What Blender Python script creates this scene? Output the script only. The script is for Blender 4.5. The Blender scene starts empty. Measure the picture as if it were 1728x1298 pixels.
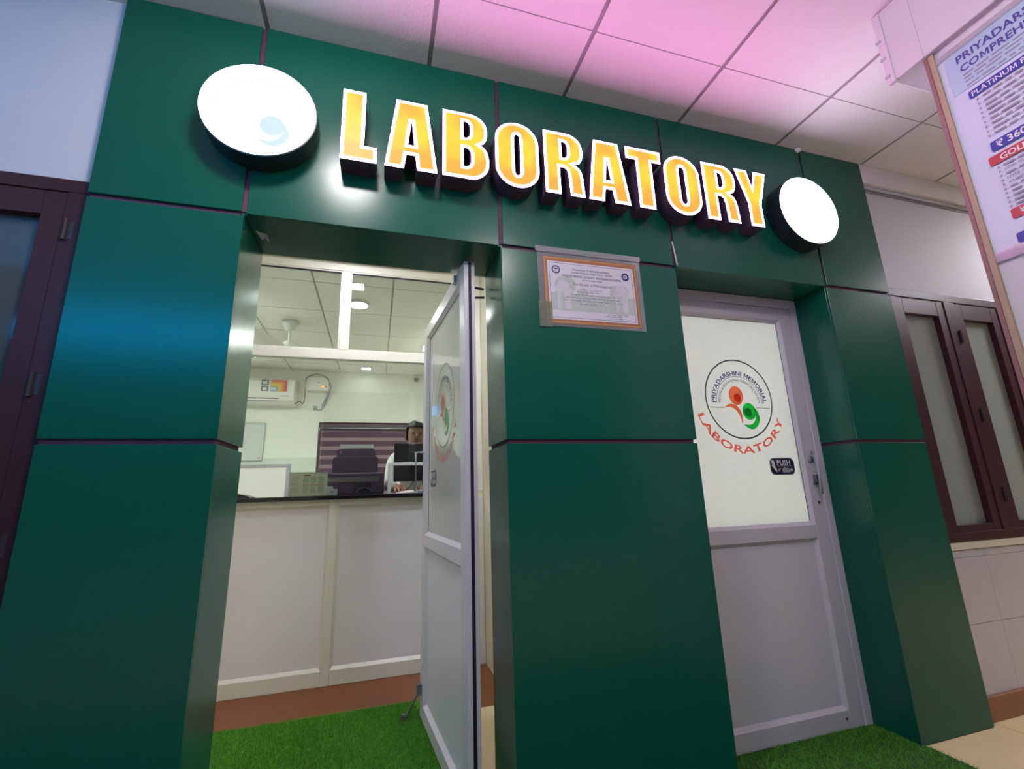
import bpy, math, random
import numpy as np
from mathutils import Vector, Matrix
random.seed(7)
SC = bpy.context.scene
COL = SC.collection
R = math.radians

# ------------------------------------------------------------------ camera
CAM_POS = (0.0, -1.55, 1.045)
CAM_PITCH, CAM_YAW, CAM_ROLL = R(13.258), R(16.750), R(-1.909)
def make_camera():
    cy, sy = math.cos(CAM_YAW), math.sin(CAM_YAW)
    fw = Vector((sy*math.cos(CAM_PITCH), cy*math.cos(CAM_PITCH), math.sin(CAM_PITCH)))
    r = Vector((cy, -sy, 0)); u = r.cross(fw)
    r2 = r*math.cos(CAM_ROLL) + u*math.sin(CAM_ROLL)
    u2 = -r*math.sin(CAM_ROLL) + u*math.cos(CAM_ROLL)
    cam = bpy.data.cameras.new('camera'); ob = bpy.data.objects.new('camera', cam); COL.objects.link(ob)
    cam.sensor_width = 36; cam.lens = 36*763.168/1728; cam.clip_start = 0.02
    m = Matrix((r2, u2, -fw)).transposed().to_4x4(); m.translation = Vector(CAM_POS)
    ob.matrix_world = m
    SC.camera = ob
make_camera()

# ------------------------------------------------------------------ world, exposure, light levels
W = bpy.data.worlds.new('world'); SC.world = W; W.use_nodes = True
W.node_tree.nodes['Background'].inputs[0].default_value = (0.55, 0.6, 0.75, 1)
W.node_tree.nodes['Background'].inputs[1].default_value = 0.05
SC.view_settings.view_transform = 'Standard'; SC.view_settings.look = 'None'
SC.view_settings.exposure = 0.25; SC.view_settings.gamma = 1.0
SC.view_settings.use_curve_mapping = False
CORRIDOR_LAMP = (78.0, 74.0, 76.0)     # round ceiling lamp over the entrance
SIGN_BORDER = (22.0, 7.0, 18.5)        # rim light of the letters
SIGN_FILL_A, SIGN_FILL_B = (0.88, 0.60, 0.045), (0.80, 0.37, 0.05)
DISC_LEFT = (5.5, 6.2, 8.5)
DISC_RIGHT = (7.5, 6.8, 8.6)
BLUE_SIGN = (0.0, 7.5, 20.0)
LAB_LAMP = (76.0, 75.0, 74.0)
LAB_FILL = (44.0, 43.0, 44.0)
PASSAGE_LAMP = (210.0, 216.0, 236.0)
PASSAGE_FILL = (38.0, 39.0, 44.0)
CORRIDOR_FILL_RIGHT = (44.0, 42.0, 46.0)
CORRIDOR_FILL_LEFT = (3.4, 2.5, 1.9)
ROOM_LAMP = (168.0, 180.0, 214.0)

# ------------------------------------------------------------------ helpers
MATS = {}
def mat(name, col, rough=0.5, metal=0.0, var=0.06, vscale=8.0, bump=0.0, bscale=200.0, spec=0.5, coat=0.0, coat_rough=0.1):
    if name in MATS: return MATS[name]
    m = bpy.data.materials.new(name); m.use_nodes = True; nt = m.node_tree
    b = nt.nodes['Principled BSDF']
    b.inputs['Roughness'].default_value = rough; b.inputs['Metallic'].default_value = metal
    b.inputs['Specular IOR Level'].default_value = spec
    b.inputs['Coat Weight'].default_value = coat; b.inputs['Coat Roughness'].default_value = coat_rough
    tc = nt.nodes.new('ShaderNodeTexCoord')
    nz = nt.nodes.new('ShaderNodeTexNoise'); nz.inputs['Scale'].default_value = vscale; nz.inputs['Detail'].default_value = 4
    nt.links.new(tc.outputs['Object'], nz.inputs['Vector'])
    mx = nt.nodes.new('ShaderNodeMix'); mx.data_type = 'RGBA'
    mx.inputs[6].default_value = tuple(c*(1-var) for c in col)+(1,)
    mx.inputs[7].default_value = tuple(min(1, c*(1+var)) for c in col)+(1,)
    nt.links.new(nz.outputs['Fac'], mx.inputs[0]); nt.links.new(mx.outputs[2], b.inputs['Base Color'])
    if bump > 0:
        n2 = nt.nodes.new('ShaderNodeTexNoise'); n2.inputs['Scale'].default_value = bscale; n2.inputs['Detail'].default_value = 3
        nt.links.new(tc.outputs['Object'], n2.inputs['Vector'])
        bp = nt.nodes.new('ShaderNodeBump'); bp.inputs['Strength'].default_value = bump; bp.inputs['Distance'].default_value = 0.003
        nt.links.new(n2.outputs['Fac'], bp.inputs['Height']); nt.links.new(bp.outputs['Normal'], b.inputs['Normal'])
    MATS[name] = m
    return m
def emit(name, col, col2=None, vscale=6.0):
    if name in MATS: return MATS[name]
    m = bpy.data.materials.new(name); m.use_nodes = True; nt = m.node_tree
    b = nt.nodes['Principled BSDF']; b.inputs['Base Color'].default_value = (0.03, 0.03, 0.03, 1)
    b.inputs['Roughness'].default_value = 0.4; b.inputs['Specular IOR Level'].default_value = 0.2
    k = max(col); b.inputs['Emission Strength'].default_value = k
    if col2 is None:
        b.inputs['Emission Color'].default_value = tuple(c/k for c in col)+(1,)
    else:
        b.inputs['Base Color'].default_value = (0.12, 0.06, 0.01, 1)
        tc = nt.nodes.new('ShaderNodeTexCoord'); nz = nt.nodes.new('ShaderNodeTexNoise'); nz.inputs['Scale'].default_value = vscale
        nz.inputs['Detail'].default_value = 1
        nt.links.new(tc.outputs['Object'], nz.inputs['Vector'])
        rp = nt.nodes.new('ShaderNodeValToRGB'); rp.color_ramp.elements[0].position = 0.38; rp.color_ramp.elements[1].position = 0.62
        rp.color_ramp.elements[0].color = tuple(c/k for c in col)+(1,); rp.color_ramp.elements[1].color = tuple(c/k for c in col2)+(1,)
        nt.links.new(nz.outputs['Fac'], rp.inputs[0]); nt.links.new(rp.outputs[0], b.inputs['Emission Color'])
    MATS[name] = m
    return m
def glass(name, tint=(0.9, 0.96, 0.93), ior=1.5, rough=0.0, extra=0.0):
    """thin pane: see-through with a Fresnel reflection"""
    if name in MATS: return MATS[name]
    m = bpy.data.materials.new(name); m.use_nodes = True; nt = m.node_tree; nt.nodes.clear()
    out = nt.nodes.new('ShaderNodeOutputMaterial'); mix = nt.nodes.new('ShaderNodeMixShader')
    tr = nt.nodes.new('ShaderNodeBsdfTransparent'); tr.inputs[0].default_value = tint+(1,)
    gl = nt.nodes.new('ShaderNodeBsdfGlossy'); gl.inputs['Roughness'].default_value = rough; gl.inputs[0].default_value = (1, 1, 1, 1)
    fr = nt.nodes.new('ShaderNodeFresnel'); fr.inputs[0].default_value = ior
    nt.links.new(fr.outputs[0], mix.inputs[0]); nt.links.new(tr.outputs[0], mix.inputs[1]); nt.links.new(gl.outputs[0], mix.inputs[2])
    last = mix
    if extra > 0:
        df = nt.nodes.new('ShaderNodeBsdfDiffuse'); df.inputs[0].default_value = (0.8, 0.85, 0.82, 1)
        m2 = nt.nodes.new('ShaderNodeMixShader'); m2.inputs[0].default_value = extra
        nt.links.new(mix.outputs[0], m2.inputs[1]); nt.links.new(df.outputs[0], m2.inputs[2]); last = m2
    nt.links.new(last.outputs[0], out.inputs[0])
    MATS[name] = m
    return m
def frosted(name, col, trans=0.6, ior=1.5, rough=0.06, clear=0.0):
    """etched pane: scatters light through, smooth reflecting skin"""
    if name in MATS: return MATS[name]
    m = bpy.data.materials.new(name); m.use_nodes = True; nt = m.node_tree; nt.nodes.clear()
    out = nt.nodes.new('ShaderNodeOutputMaterial')
    tl = nt.nodes.new('ShaderNodeBsdfTranslucent'); df = nt.nodes.new('ShaderNodeBsdfDiffuse'); gl = nt.nodes.new('ShaderNodeBsdfGlossy')
    tc = nt.nodes.new('ShaderNodeTexCoord'); nz = nt.nodes.new('ShaderNodeTexNoise'); nz.inputs['Scale'].default_value = 90; nz.inputs['Detail'].default_value = 3
    nt.links.new(tc.outputs['Object'], nz.inputs['Vector'])
    mx = nt.nodes.new('ShaderNodeMix'); mx.data_type = 'RGBA'
    mx.inputs[6].default_value = tuple(c*0.94 for c in col)+(1,); mx.inputs[7].default_value = tuple(min(1, c*1.04) for c in col)+(1,)
    nt.links.new(nz.outputs['Fac'], mx.inputs[0])
    nt.links.new(mx.outputs[2], tl.inputs[0]); nt.links.new(mx.outputs[2], df.inputs[0])
    gl.inputs['Roughness'].default_value = rough; gl.inputs[0].default_value = (1, 1, 1, 1)
    a = nt.nodes.new('ShaderNodeMixShader'); a.inputs[0].default_value = trans
    nt.links.new(df.outputs[0], a.inputs[1]); nt.links.new(tl.outputs[0], a.inputs[2])
    src = a
    if clear > 0:
        tr = nt.nodes.new('ShaderNodeBsdfTransparent'); c = nt.nodes.new('ShaderNodeMixShader'); c.inputs[0].default_value = clear
        nt.links.new(a.outputs[0], c.inputs[1]); nt.links.new(tr.outputs[0], c.inputs[2]); src = c
    fr = nt.nodes.new('ShaderNodeFresnel'); fr.inputs[0].default_value = ior
    b = nt.nodes.new('ShaderNodeMixShader')
    nt.links.new(fr.outputs[0], b.inputs[0]); nt.links.new(src.outputs[0], b.inputs[1]); nt.links.new(gl.outputs[0], b.inputs[2])
    nt.links.new(b.outputs[0], out.inputs[0])
    MATS[name] = m
    return m

def fill2d(contours):
    """triangulated fill of closed 2-D contours (holes by even-odd)"""
    c = bpy.data.curves.new('tmp', 'CURVE'); c.dimensions = '2D'; c.fill_mode = 'FRONT'
    for pts in contours:
        s = c.splines.new('POLY'); s.points.add(len(pts)-1); s.use_cyclic_u = True
        for p, q in zip(s.points, pts): p.co = (q[0], q[1], 0, 1)
    o = bpy.data.objects.new('tmp', c); me = o.to_mesh()
    v = [(a.co.x, a.co.y) for a in me.vertices]; f = [tuple(p.vertices) for p in me.polygons]
    o.to_mesh_clear(); bpy.data.objects.remove(o); bpy.data.curves.remove(c)
    return v, f
def raw_text(s, bold):
    c = bpy.data.curves.new('tmp', 'FONT'); c.body = s; c.size = 1.0; c.resolution_u = 2; c.offset = bold
    o = bpy.data.objects.new('tmp', c); me = o.to_mesh()
    v = [(a.co.x, a.co.y) for a in me.vertices]; f = [tuple(p.vertices) for p in me.polygons]
    o.to_mesh_clear(); bpy.data.objects.remove(o); bpy.data.curves.remove(c)
    return v, f
def text2d(s, size, bold=0.0, align='LEFT', stretch=1.0):
    """built-in lettering; the bold M is drawn by hand because the emboldened one closes up"""
    if bold == 0 or 'M' not in s: v, f = raw_text(s, bold)
    else:
        v, f = [], []; runs = []; i = 0
        while i < len(s):
            j = i
            while s[i] != 'M' and j+1 < len(s) and s[j+1] != 'M': j += 1
            runs.append((i, j)); i = j+1
        for i, j in runs:
            seg = s[i:j+1]
            if not seg.strip(): continue
            k = len(s[:j+1].rstrip())
            x1 = max(p[0] for p in raw_text(s[:k], 0)[0]); sv, sf = raw_text(seg, 0); sh = x1-max(p[0] for p in sv)
            if seg == 'M':
                x0 = min(p[0] for p in sv); w = max(p[0] for p in sv)-x0; h = max(p[1] for p in sv); t = 0.085+2*bold; m = w/2
                pts = [(0, 0), (t, 0), (t, h*0.66), (m-0.02, h*0.12), (m+0.02, h*0.12), (w-t, h*0.66), (w-t, 0), (w, 0), (w, h), (w-t*1.15, h), (m, h*0.36), (t*1.15, h), (0, h)]
                sv, sf = fill2d([[(x0+a, b_) for a, b_ in pts]])
            else: sv, sf = raw_text(seg, bold)
            o = len(v); v += [(p[0]+sh, p[1]) for p in sv]; f += [tuple(q+o for q in t_) for t_ in sf]
    v = [(p[0]*size*stretch, p[1]*size) for p in v]
    if v:
        x0 = min(p[0] for p in v); x1 = max(p[0] for p in v)
        d = {'LEFT': x0, 'CENTER': (x0+x1)/2, 'RIGHT': x1}[align]
        v = [(p[0]-d, p[1]) for p in v]
    return v, f
def ellipse(cx, cy, rx, ry, n=32, a0=0.0, a1=360.0):
    full = abs(a1-a0) >= 360
    k = n if full else n+1
    return [(cx+rx*math.cos(R(a0+(a1-a0)*i/n)), cy+ry*math.sin(R(a0+(a1-a0)*i/n))) for i in range(k)]
def offset_poly(pts, d):
    """move a closed contour to its left by d (mitred)"""
    n = len(pts); out = []
    for i in range(n):
        p0, p1, p2 = Vector(pts[i-1]), Vector(pts[i]), Vector(pts[(i+1) % n])
        e1 = (p1-p0); e2 = (p2-p1)
        if e1.length < 1e-9 or e2.length < 1e-9: out.append(tuple(p1)); continue
        e1.normalize(); e2.normalize()
        n1 = Vector((-e1.y, e1.x)); n2 = Vector((-e2.y, e2.x)); m = n1+n2
        if m.length < 1e-6: out.append(tuple(p1+n1*d)); continue
        m.normalize(); k = d/max(0.42, m.dot(n1))
        out.append(tuple(p1+m*k))
    return out
def area(pts):
    return sum(pts[i-1][0]*pts[i][1]-pts[i][0]*pts[i-1][1] for i in range(len(pts)))/2

class MB:
    def __init__(s): s.v = []; s.f = []; s.m = []
    def add(s, vs, fs, mi=0):
        o = len(s.v); s.v += [tuple(p) for p in vs]; s.f += [tuple(i+o for i in f) for f in fs]; s.m += [mi]*len(fs); return s
    def box(s, x0, x1, y0, y1, z0, z1, mi=0):
        v = [(x0, y0, z0), (x1, y0, z0), (x1, y1, z0), (x0, y1, z0), (x0, y0, z1), (x1, y0, z1), (x1, y1, z1), (x0, y1, z1)]
        return s.add(v, [(0, 3, 2, 1), (4, 5, 6, 7), (0, 1, 5, 4), (1, 2, 6, 5), (2, 3, 7, 6), (3, 0, 4, 7)], mi)
    def prism(s, pts, fn, d0, d1, mi=0):
        """2-D outline through fn(a, b, depth) -> xyz, closed at both ends"""
        v, f = fill2d([pts]); k = len(v)
        s.add([fn(a, b, d0) for a, b in v], f, mi); s.add([fn(a, b, d1) for a, b in v], [tuple(reversed(t)) for t in f], mi)
        n = len(pts)
        s.add([fn(a, b, d0) for a, b in pts]+[fn(a, b, d1) for a, b in pts], [(i, (i+1) % n, n+(i+1) % n, n+i) for i in range(n)], mi)
        return s
    def flat(s, vf, o, ux, uy, mi=0):
        v, f = vf; o, ux, uy = Vector(o), Vector(ux), Vector(uy)
        return s.add([o+ux*a+uy*b for a, b in v], f, mi)
    def tube(s, pts, r, n=8, mi=0, cap=True):
        pts = [Vector(p) for p in pts]; rs = r if isinstance(r, (list, tuple)) else [r]*len(pts)
        vs = []; ref = None
        for i, p in enumerate(pts):
            t = (pts[min(i+1, len(pts)-1)]-pts[max(i-1, 0)])
            t = t.normalized() if t.length > 1e-9 else Vector((0, 0, 1))
            if ref is None: ref = Vector((0, 0, 1)) if abs(t.z) < 0.9 else Vector((1, 0, 0))
            a = t.cross(ref); a.normalize(); b = t.cross(a).normalized(); ref = -b if False else ref
            vs += [p+a*rs[i]*math.cos(2*math.pi*k/n)+b*rs[i]*math.sin(2*math.pi*k/n) for k in range(n)]
        fs = []
        for i in range(len(pts)-1):
            for k in range(n):
                a, b = i*n+k, i*n+(k+1) % n; fs.append((a, b, b+n, a+n))
        if cap: fs += [tuple(reversed(range(n))), tuple(range((len(pts)-1)*n, len(pts)*n))]
        return s.add(vs, fs, mi)
    def lathe(s, prof, o=(0, 0, 0), n=24, fn=None, mi=0):
        fn = fn or (lambda a, b, c: (a, b, c)); o = Vector(o); vs = []
        for r, z in prof: vs += [o+Vector(fn(r*math.cos(2*math.pi*k/n), r*math.sin(2*math.pi*k/n), z)) for k in range(n)]
        fs = []
        for i in range(len(prof)-1):
            for k in range(n):
                a, b = i*n+k, i*n+(k+1) % n; fs.append((a, b, b+n, a+n))
        if prof[0][0] > 1e-6: fs.append(tuple(reversed(range(n))))
        if prof[-1][0] > 1e-6: fs.append(tuple(range((len(prof)-1)*n, len(prof)*n)))
        return s.add(vs, fs, mi)
    def build(s, name, mats, parent=None, smooth=False, bevel=0.0, seg=2):
        me = bpy.data.meshes.new(name); me.from_pydata(s.v, [], s.f); me.validate()
        for m in (mats if isinstance(mats, (list, tuple)) else [mats]): me.materials.append(m)
        if len(s.m) == len(me.polygons): me.polygons.foreach_set('material_index', s.m)
        if smooth: me.polygons.foreach_set('use_smooth', [True]*len(me.polygons))
        me.update()
        o = bpy.data.objects.new(name, me); COL.objects.link(o)
        if parent: o.parent = parent
        if bevel > 0:
            b = o.modifiers.new('edge', 'BEVEL'); b.width = bevel; b.segments = seg; b.limit_method = 'ANGLE'; b.angle_limit = R(40)
        return o
def B(x0, x1, y0, y1, z0, z1): return MB().box(x0, x1, y0, y1, z0, z1)
def tag(o, label, cat=None, group=None, kind=None):
    if label: o['label'] = label
    if cat: o['category'] = cat
    if group: o['group'] = group
    if kind: o['kind'] = kind
    return o
def thing(name, label, cat, loc=(0, 0, 0), rz=0.0, group=None, kind=None):
    o = bpy.data.objects.new(name, None); COL.objects.link(o); o.location = loc; o.rotation_euler = (0, 0, rz); o.empty_display_size = 0.1
    return tag(o, label, cat, group, kind)
def struct(o, label=None, cat=None): return tag(o, label, cat, None, 'structure')
XZ = lambda y: (lambda a, b, d: (a, y+d, b))

# ------------------------------------------------------------------ materials
m_green = mat('green_cladding', (0.003, 0.105, 0.062), 0.235, var=0.05, vscale=3, spec=0.38, bump=0.02, bscale=60)
m_joint = mat('joint_sealant', (0.125, 0.032, 0.075), 0.6)
m_wall = mat('white_paint', (0.66, 0.65, 0.68), 0.7, var=0.03, vscale=3, bump=0.15, bscale=60)
m_ceil = mat('ceiling_tile', (0.84, 0.81, 0.81), 0.85, var=0.03, vscale=20, bump=0.55, bscale=110)
m_grid = mat('ceiling_grid', (0.34, 0.32, 0.32), 0.7)
m_cream = mat('cream_paint', (0.72, 0.68, 0.54), 0.6, var=0.06, vscale=5)
m_lab = mat('lab_paint', (0.74, 0.76, 0.69), 0.5, var=0.02)
m_labtile = mat('lab_wall_tile', (0.60, 0.66, 0.60), 0.2, var=0.03)
m_floor = mat('cream_floor_tile', (0.76, 0.60, 0.34), 0.25, var=0.12, vscale=5)
m_grout = mat('floor_grout', (0.35, 0.27, 0.17), 0.8)
m_brownfl = mat('brown_floor', (0.20, 0.062, 0.018), 0.45, var=0.12, vscale=7)
m_tile = mat('white_wall_tile', (0.60, 0.58, 0.60), 0.22, var=0.03, vscale=4)
m_tgrout = mat('tile_grout', (0.42, 0.40, 0.42), 0.8)
m_skirt = mat('brown_skirting', (0.30, 0.135, 0.06), 0.45, var=0.2, vscale=9)
m_brown = mat('brown_wood_paint', (0.058, 0.018, 0.022), 0.42, var=0.15, vscale=14, bump=0.05, bscale=40, spec=0.25)
m_alu = mat('white_aluminium', (0.70, 0.66, 0.70), 0.32, var=0.03)
m_alug = mat('grey_aluminium', (0.50, 0.53, 0.56), 0.35, var=0.03)
m_board = mat('white_laminate', (0.76, 0.74, 0.78), 0.28, var=0.025, vscale=3, bump=0.03, bscale=300)
m_rubber = mat('black_rubber', (0.015, 0.008, 0.022), 0.5)
m_black = mat('black_plastic', (0.012, 0.011, 0.014), 0.35)
m_granite = mat('black_granite', (0.010, 0.008, 0.012), 0.12, var=0.4, vscale=200)
m_chrome = mat('brushed_metal', (0.55, 0.55, 0.57), 0.3, metal=0.9)
m_steel = mat('dark_metal', (0.22, 0.21, 0.23), 0.45, metal=0.6)
m_return = mat('letter_return', (0.10, 0.05, 0.10), 0.4)
m_discside = mat('disc_return', (0.022, 0.030, 0.040), 0.35)
m_white = mat('white_plastic', (0.72, 0.73, 0.68), 0.35, var=0.02)
m_paper = mat('white_paper', (0.72, 0.70, 0.74), 0.6, var=0.02)
m_frost = frosted('frosted_pane', (0.80, 0.82, 0.80), 0.62, rough=0.25)
m_frostl = frosted('frosted_pane_glossy', (0.90, 0.93, 0.86), 0.5, ior=1.55, rough=0.03)
m_frostw = frosted('dull_window_pane', (0.40, 0.46, 0.41), 0.2, rough=0.12)
m_glass = glass('clear_pane')
m_navy = mat('navy_print', (0.012, 0.025, 0.13), 0.4)
m_dark = mat('dark_print', (0.02, 0.03, 0.05), 0.4)
m_red = mat('red_print', (0.62, 0.06, 0.045), 0.4)
f_navy = frosted('navy_film', (0.030, 0.045, 0.20), 0.9, rough=0.3)
f_dark = frosted('dark_film', (0.04, 0.055, 0.08), 0.9, rough=0.3)
f_red = frosted('red_film', (0.98, 0.16, 0.13), 0.9, rough=0.3)
f_orange = frosted('orange_film', (1.0, 0.20, 0.09), 0.9, rough=0.3)
f_orange2 = frosted('deep_orange_film', (0.72, 0.12, 0.06), 0.9, rough=0.3)
f_green = frosted('green_film', (0.01, 0.55, 0.06), 0.9, rough=0.3)
f_green2 = frosted('deep_green_film', (0.03, 0.30, 0.20), 0.9, rough=0.3)
m_whitep = mat('white_print', (0.8, 0.8, 0.82), 0.5)
m_greyp = mat('grey_print', (0.30, 0.29, 0.36), 0.6)

# facade lines (metres)
XL0, XL1, XL2, XL3, XL4, XL5 = -0.8964, -0.4617, 0.4402, 1.2416, 2.1195, 2.5577
Z1, Z2, ZC = 1.2181, 1.9897, 2.786
WY = 0.036          # face of the painted wall beside the cladding
RV = 0.275          # back of the reveals
G = 0.008           # half a joint

# ================================================================== SETTING
# ---- floors
def tiled_floor():
    fl = struct(B(-4.0, 9.0, -3.6, RV, -0.06, -0.004).build('floor', m_grout), 'cream tiled corridor floor with fine joints', 'floor')
    me = None; s = 0.60
    for i in range(21):
        for j in range(6):
            x0 = -4.0+i*s; y0 = 0.03-(j+1)*s
            if me is None:
                o = B(0.002, s-0.002, 0.002, s-0.002, -0.004, 0.0).build('floor_tile', m_floor, fl, bevel=0.001, seg=1); me = o.data
            else:
                o = bpy.data.objects.new('floor_tile', me); COL.objects.link(o); o.parent = fl
            o.location = (x0, y0, 0)
    B(XL1, XL2, 0.03, RV, -0.004, 0).build('threshold_slab', m_floor, fl); B(XL3, XL4, 0.03, RV, -0.004, 0).build('threshold_slab', m_floor, fl)
tiled_floor()
struct(B(-2.7, 0.78, RV, 0.963, -0.06, 0.0).build('floor_vestibule', m_floor), 'yellowish cream floor slab just inside the open door', 'floor')
struct(B(-2.7, 0.78, 1.58, 5.0, -0.06, 0.0).build('floor_lab', mat('lab_floor', (0.70, 0.66, 0.58), 0.35)), 'pale floor of the lab behind the counter', 'floor')
struct(B(-2.7, 0.78, 0.963, 1.58, -0.06, 0.0).build('floor_inner', m_brownfl), 'reddish brown floor strip in front of the white counter', 'floor')
struct(B(0.78, 3.4, RV, 5.0, -0.06, 0.0).build('floor_side_room', m_floor), 'floor of the room behind the closed door', 'floor')

# ---- corridor ceiling with tiles
def tiled_ceiling(name, x0, x1, y0, y1, z, gx, gy, sp, m_t, m_g, label, gapx, gapy, skip=()):
    c = struct(B(x0, x1, y0, y1, z+0.006, z+0.06).build(name, m_g), label, 'ceiling')
    xs = [x0]+[g for g in np.arange(gx-40*sp, x1, sp) if g > x0+0.01]+[x1]
    ys = [y0]+[g for g in np.arange(gy-40*sp, y1, sp) if g > y0+0.01]+[y1]
    for a, b in zip(xs, xs[1:]):
        for p, q in zip(ys, ys[1:]):
            if b-a < 0.04 or q-p < 0.04: continue
            B(a+gapx, b-gapx, p+gapy, q-gapy, z, z+0.0055).build('ceiling_tile', m_t, c)
    return c
tiled_ceiling('ceiling', -4.0, 9.0, -3.6, 0.27, ZC, -0.455, -0.307, 0.607, m_ceil, m_grid, 'white textured tile ceiling of the corridor, washed pink by the sign', 0.009, 0.0022)
m_labceil = mat('lab_ceiling_tile', (0.80, 0.79, 0.75), 0.8, var=0.03, vscale=20, bump=0.3, bscale=120)
m_labgrid = mat('lab_ceiling_grid', (0.42, 0.42, 0.37), 0.7)
tiled_ceiling('ceiling_inner', -2.7, 0.78, RV, 5.0, 2.70, 0.078, 2.02, 0.6, m_labceil, m_labgrid, 'grey white tile ceiling of the lab seen through the upper panes', 0.007, 0.005)
struct(B(0.78, 3.4, RV, 5.0, 2.70, 2.76).build('ceiling_side_room', m_labceil), 'ceiling of the room behind the closed door', 'ceiling')

# ---- painted wall beside the cladding
def painted_wall():
    mb = MB()
    yb = 0.27
    mb.box(-4.0, -2.3, WY, yb, 0, ZC).box(-2.3, XL0+0.01, WY, yb, 2.052, ZC).box(-2.3, XL0+0.01, WY+0.006, yb, 0, 0.70)
    mb.box(XL5-0.01, 4.1, WY, yb, 2.046, ZC).box(XL5-0.01, 4.1, WY+0.006, yb, 0, 0.70).box(4.1, 9.0, WY, yb, 0, ZC)
    w = struct(mb.build('wall_front', m_wall), 'white painted wall with brown windows on both sides of the cladding', 'wall')
    # glazed wall tiles under the window sills
    for (a, b) in ((XL5+0.003, 4.1), (-2.3, XL0-0.003)):
        g = B(a, b, WY+0.003, WY+0.006, 0.0, 0.70).build('tile_bed', m_tgrout, w)
        xs = [a]+[x for x in np.arange(2.84-0.3*20, b, 0.3) if x > a+0.03]+[b]
        xs = [x for x in xs if x <= b]
        for x0, x1 in zip(xs, xs[1:]):
            for z0, z1 in ((0.097, 0.3815), (0.3835, 0.668), (0.670, 0.70)):
                B(x0+0.0008, x1-0.0008, WY, WY+0.004, z0, z1).build('wall_tile', m_tile, w)
    return w
wall_front = painted_wall()
struct(B(XL5+0.003, 4.1, WY-0.012, WY+0.003, 0.0, 0.096).build('baseboard_right', m_skirt, bevel=0.002), 'mottled brown skirting under the white wall tiles on the right', 'skirting')
struct(B(-2.3, XL0-0.003, WY-0.012, WY+0.003, 0.0, 0.096).build('baseboard_left', m_skirt, bevel=0.002), 'mottled brown skirting left of the cladding', 'skirting')
cv = struct(B(XL5+0.002, 8.98, 0.0, WY-0.001, 2.665, ZC-0.002).build('trim_1', m_ceil), 'grey white cornice band between ceiling and right wall', 'trim')
MB().tube([(XL5+0.01, 0.022, 2.652), (8.9, 0.022, 2.652)], 0.008).build('conduit', m_wall, cv, smooth=True)
MB().box(XL5+0.02, 8.9, 0.030, 0.0355, 2.632, 2.638).build('shadow_gap_bead', m_grid, cv)

# ---- corridor shell behind and beside the camera
struct(B(-4.0, 9.0, -3.66, -3.6, 0, 0.45).build('wall_rear', m_wall), 'low white parapet on the open side of the corridor', 'wall')
struct(B(-4.06, -4.0, -3.6, 0.27, 0, ZC).build('wall_left', m_wall), 'white end wall of the corridor on the left', 'wall')
struct(B(9.0, 9.06, -3.6, 0.27, 0, ZC).build('wall_right', m_wall), 'white end wall of the corridor on the right', 'wall')

# ---- inner rooms
def inner_walls():
    mb = MB().box(-2.7, -0.748, 4.80, 4.9, 0, 2.7).box(-0.748, 0.92, 4.80, 4.9, 2.006, 2.7).box(-0.748, 0.92, 4.80, 4.9, 0, 1.02).box(0.92, 3.4, 4.80, 4.9, 0, 2.7)
    w = struct(mb.build('wall_back', m_lab), 'pale greenish white back wall of the lab', 'wall')
    B(-2.7, -0.748, 4.788, 4.80, 0, 1.548).build('tile_dado', m_labtile, w); B(0.92, 0.78+0.15, 4.788, 4.80, 0, 1.548).build('tile_dado', m_labtile, w)
    B(-2.7, -0.748, 4.784, 4.80, 1.548, 1.556).build('dado_bead', m_lab, w)
    struct(B(-2.76, -2.7, 0.28, 5.0, 0, 2.7).build('wall_inner_left', m_lab), 'left side wall of the lab', 'wall')
    struct(B(0.70, 0.78, 0.28, 5.0, 0, 2.7).build('wall_inner_right', m_cream), 'cream side wall glimpsed between the open door and the green pillar', 'wall')
    struct(B(3.4, 3.46, 0.28, 5.0, 0, 2.7).build('wall_side_room', m_lab), 'far wall of the room behind the closed door', 'wall')
    struct(MB().box(-2.7, XL1-0.02, 0.271, 0.30, 0, 2.7).box(XL2+0.02, 0.70, 0.271, 0.30, 0, 2.7).box(0.78, XL3-0.02, 0.271, 0.30, 0, 2.7).box(XL4+0.02, 3.4, 0.271, 0.30, 0, 2.7)
           .box(XL1-0.02, XL2+0.02, 0.276, 0.30, 1.997, 2.7).box(XL3-0.02, XL4+0.02, 0.276, 0.30, 1.997, 2.7).build('wall_inner_front', m_cream), 'cream inner face of the entrance wall', 'wall')
inner_walls()

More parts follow.
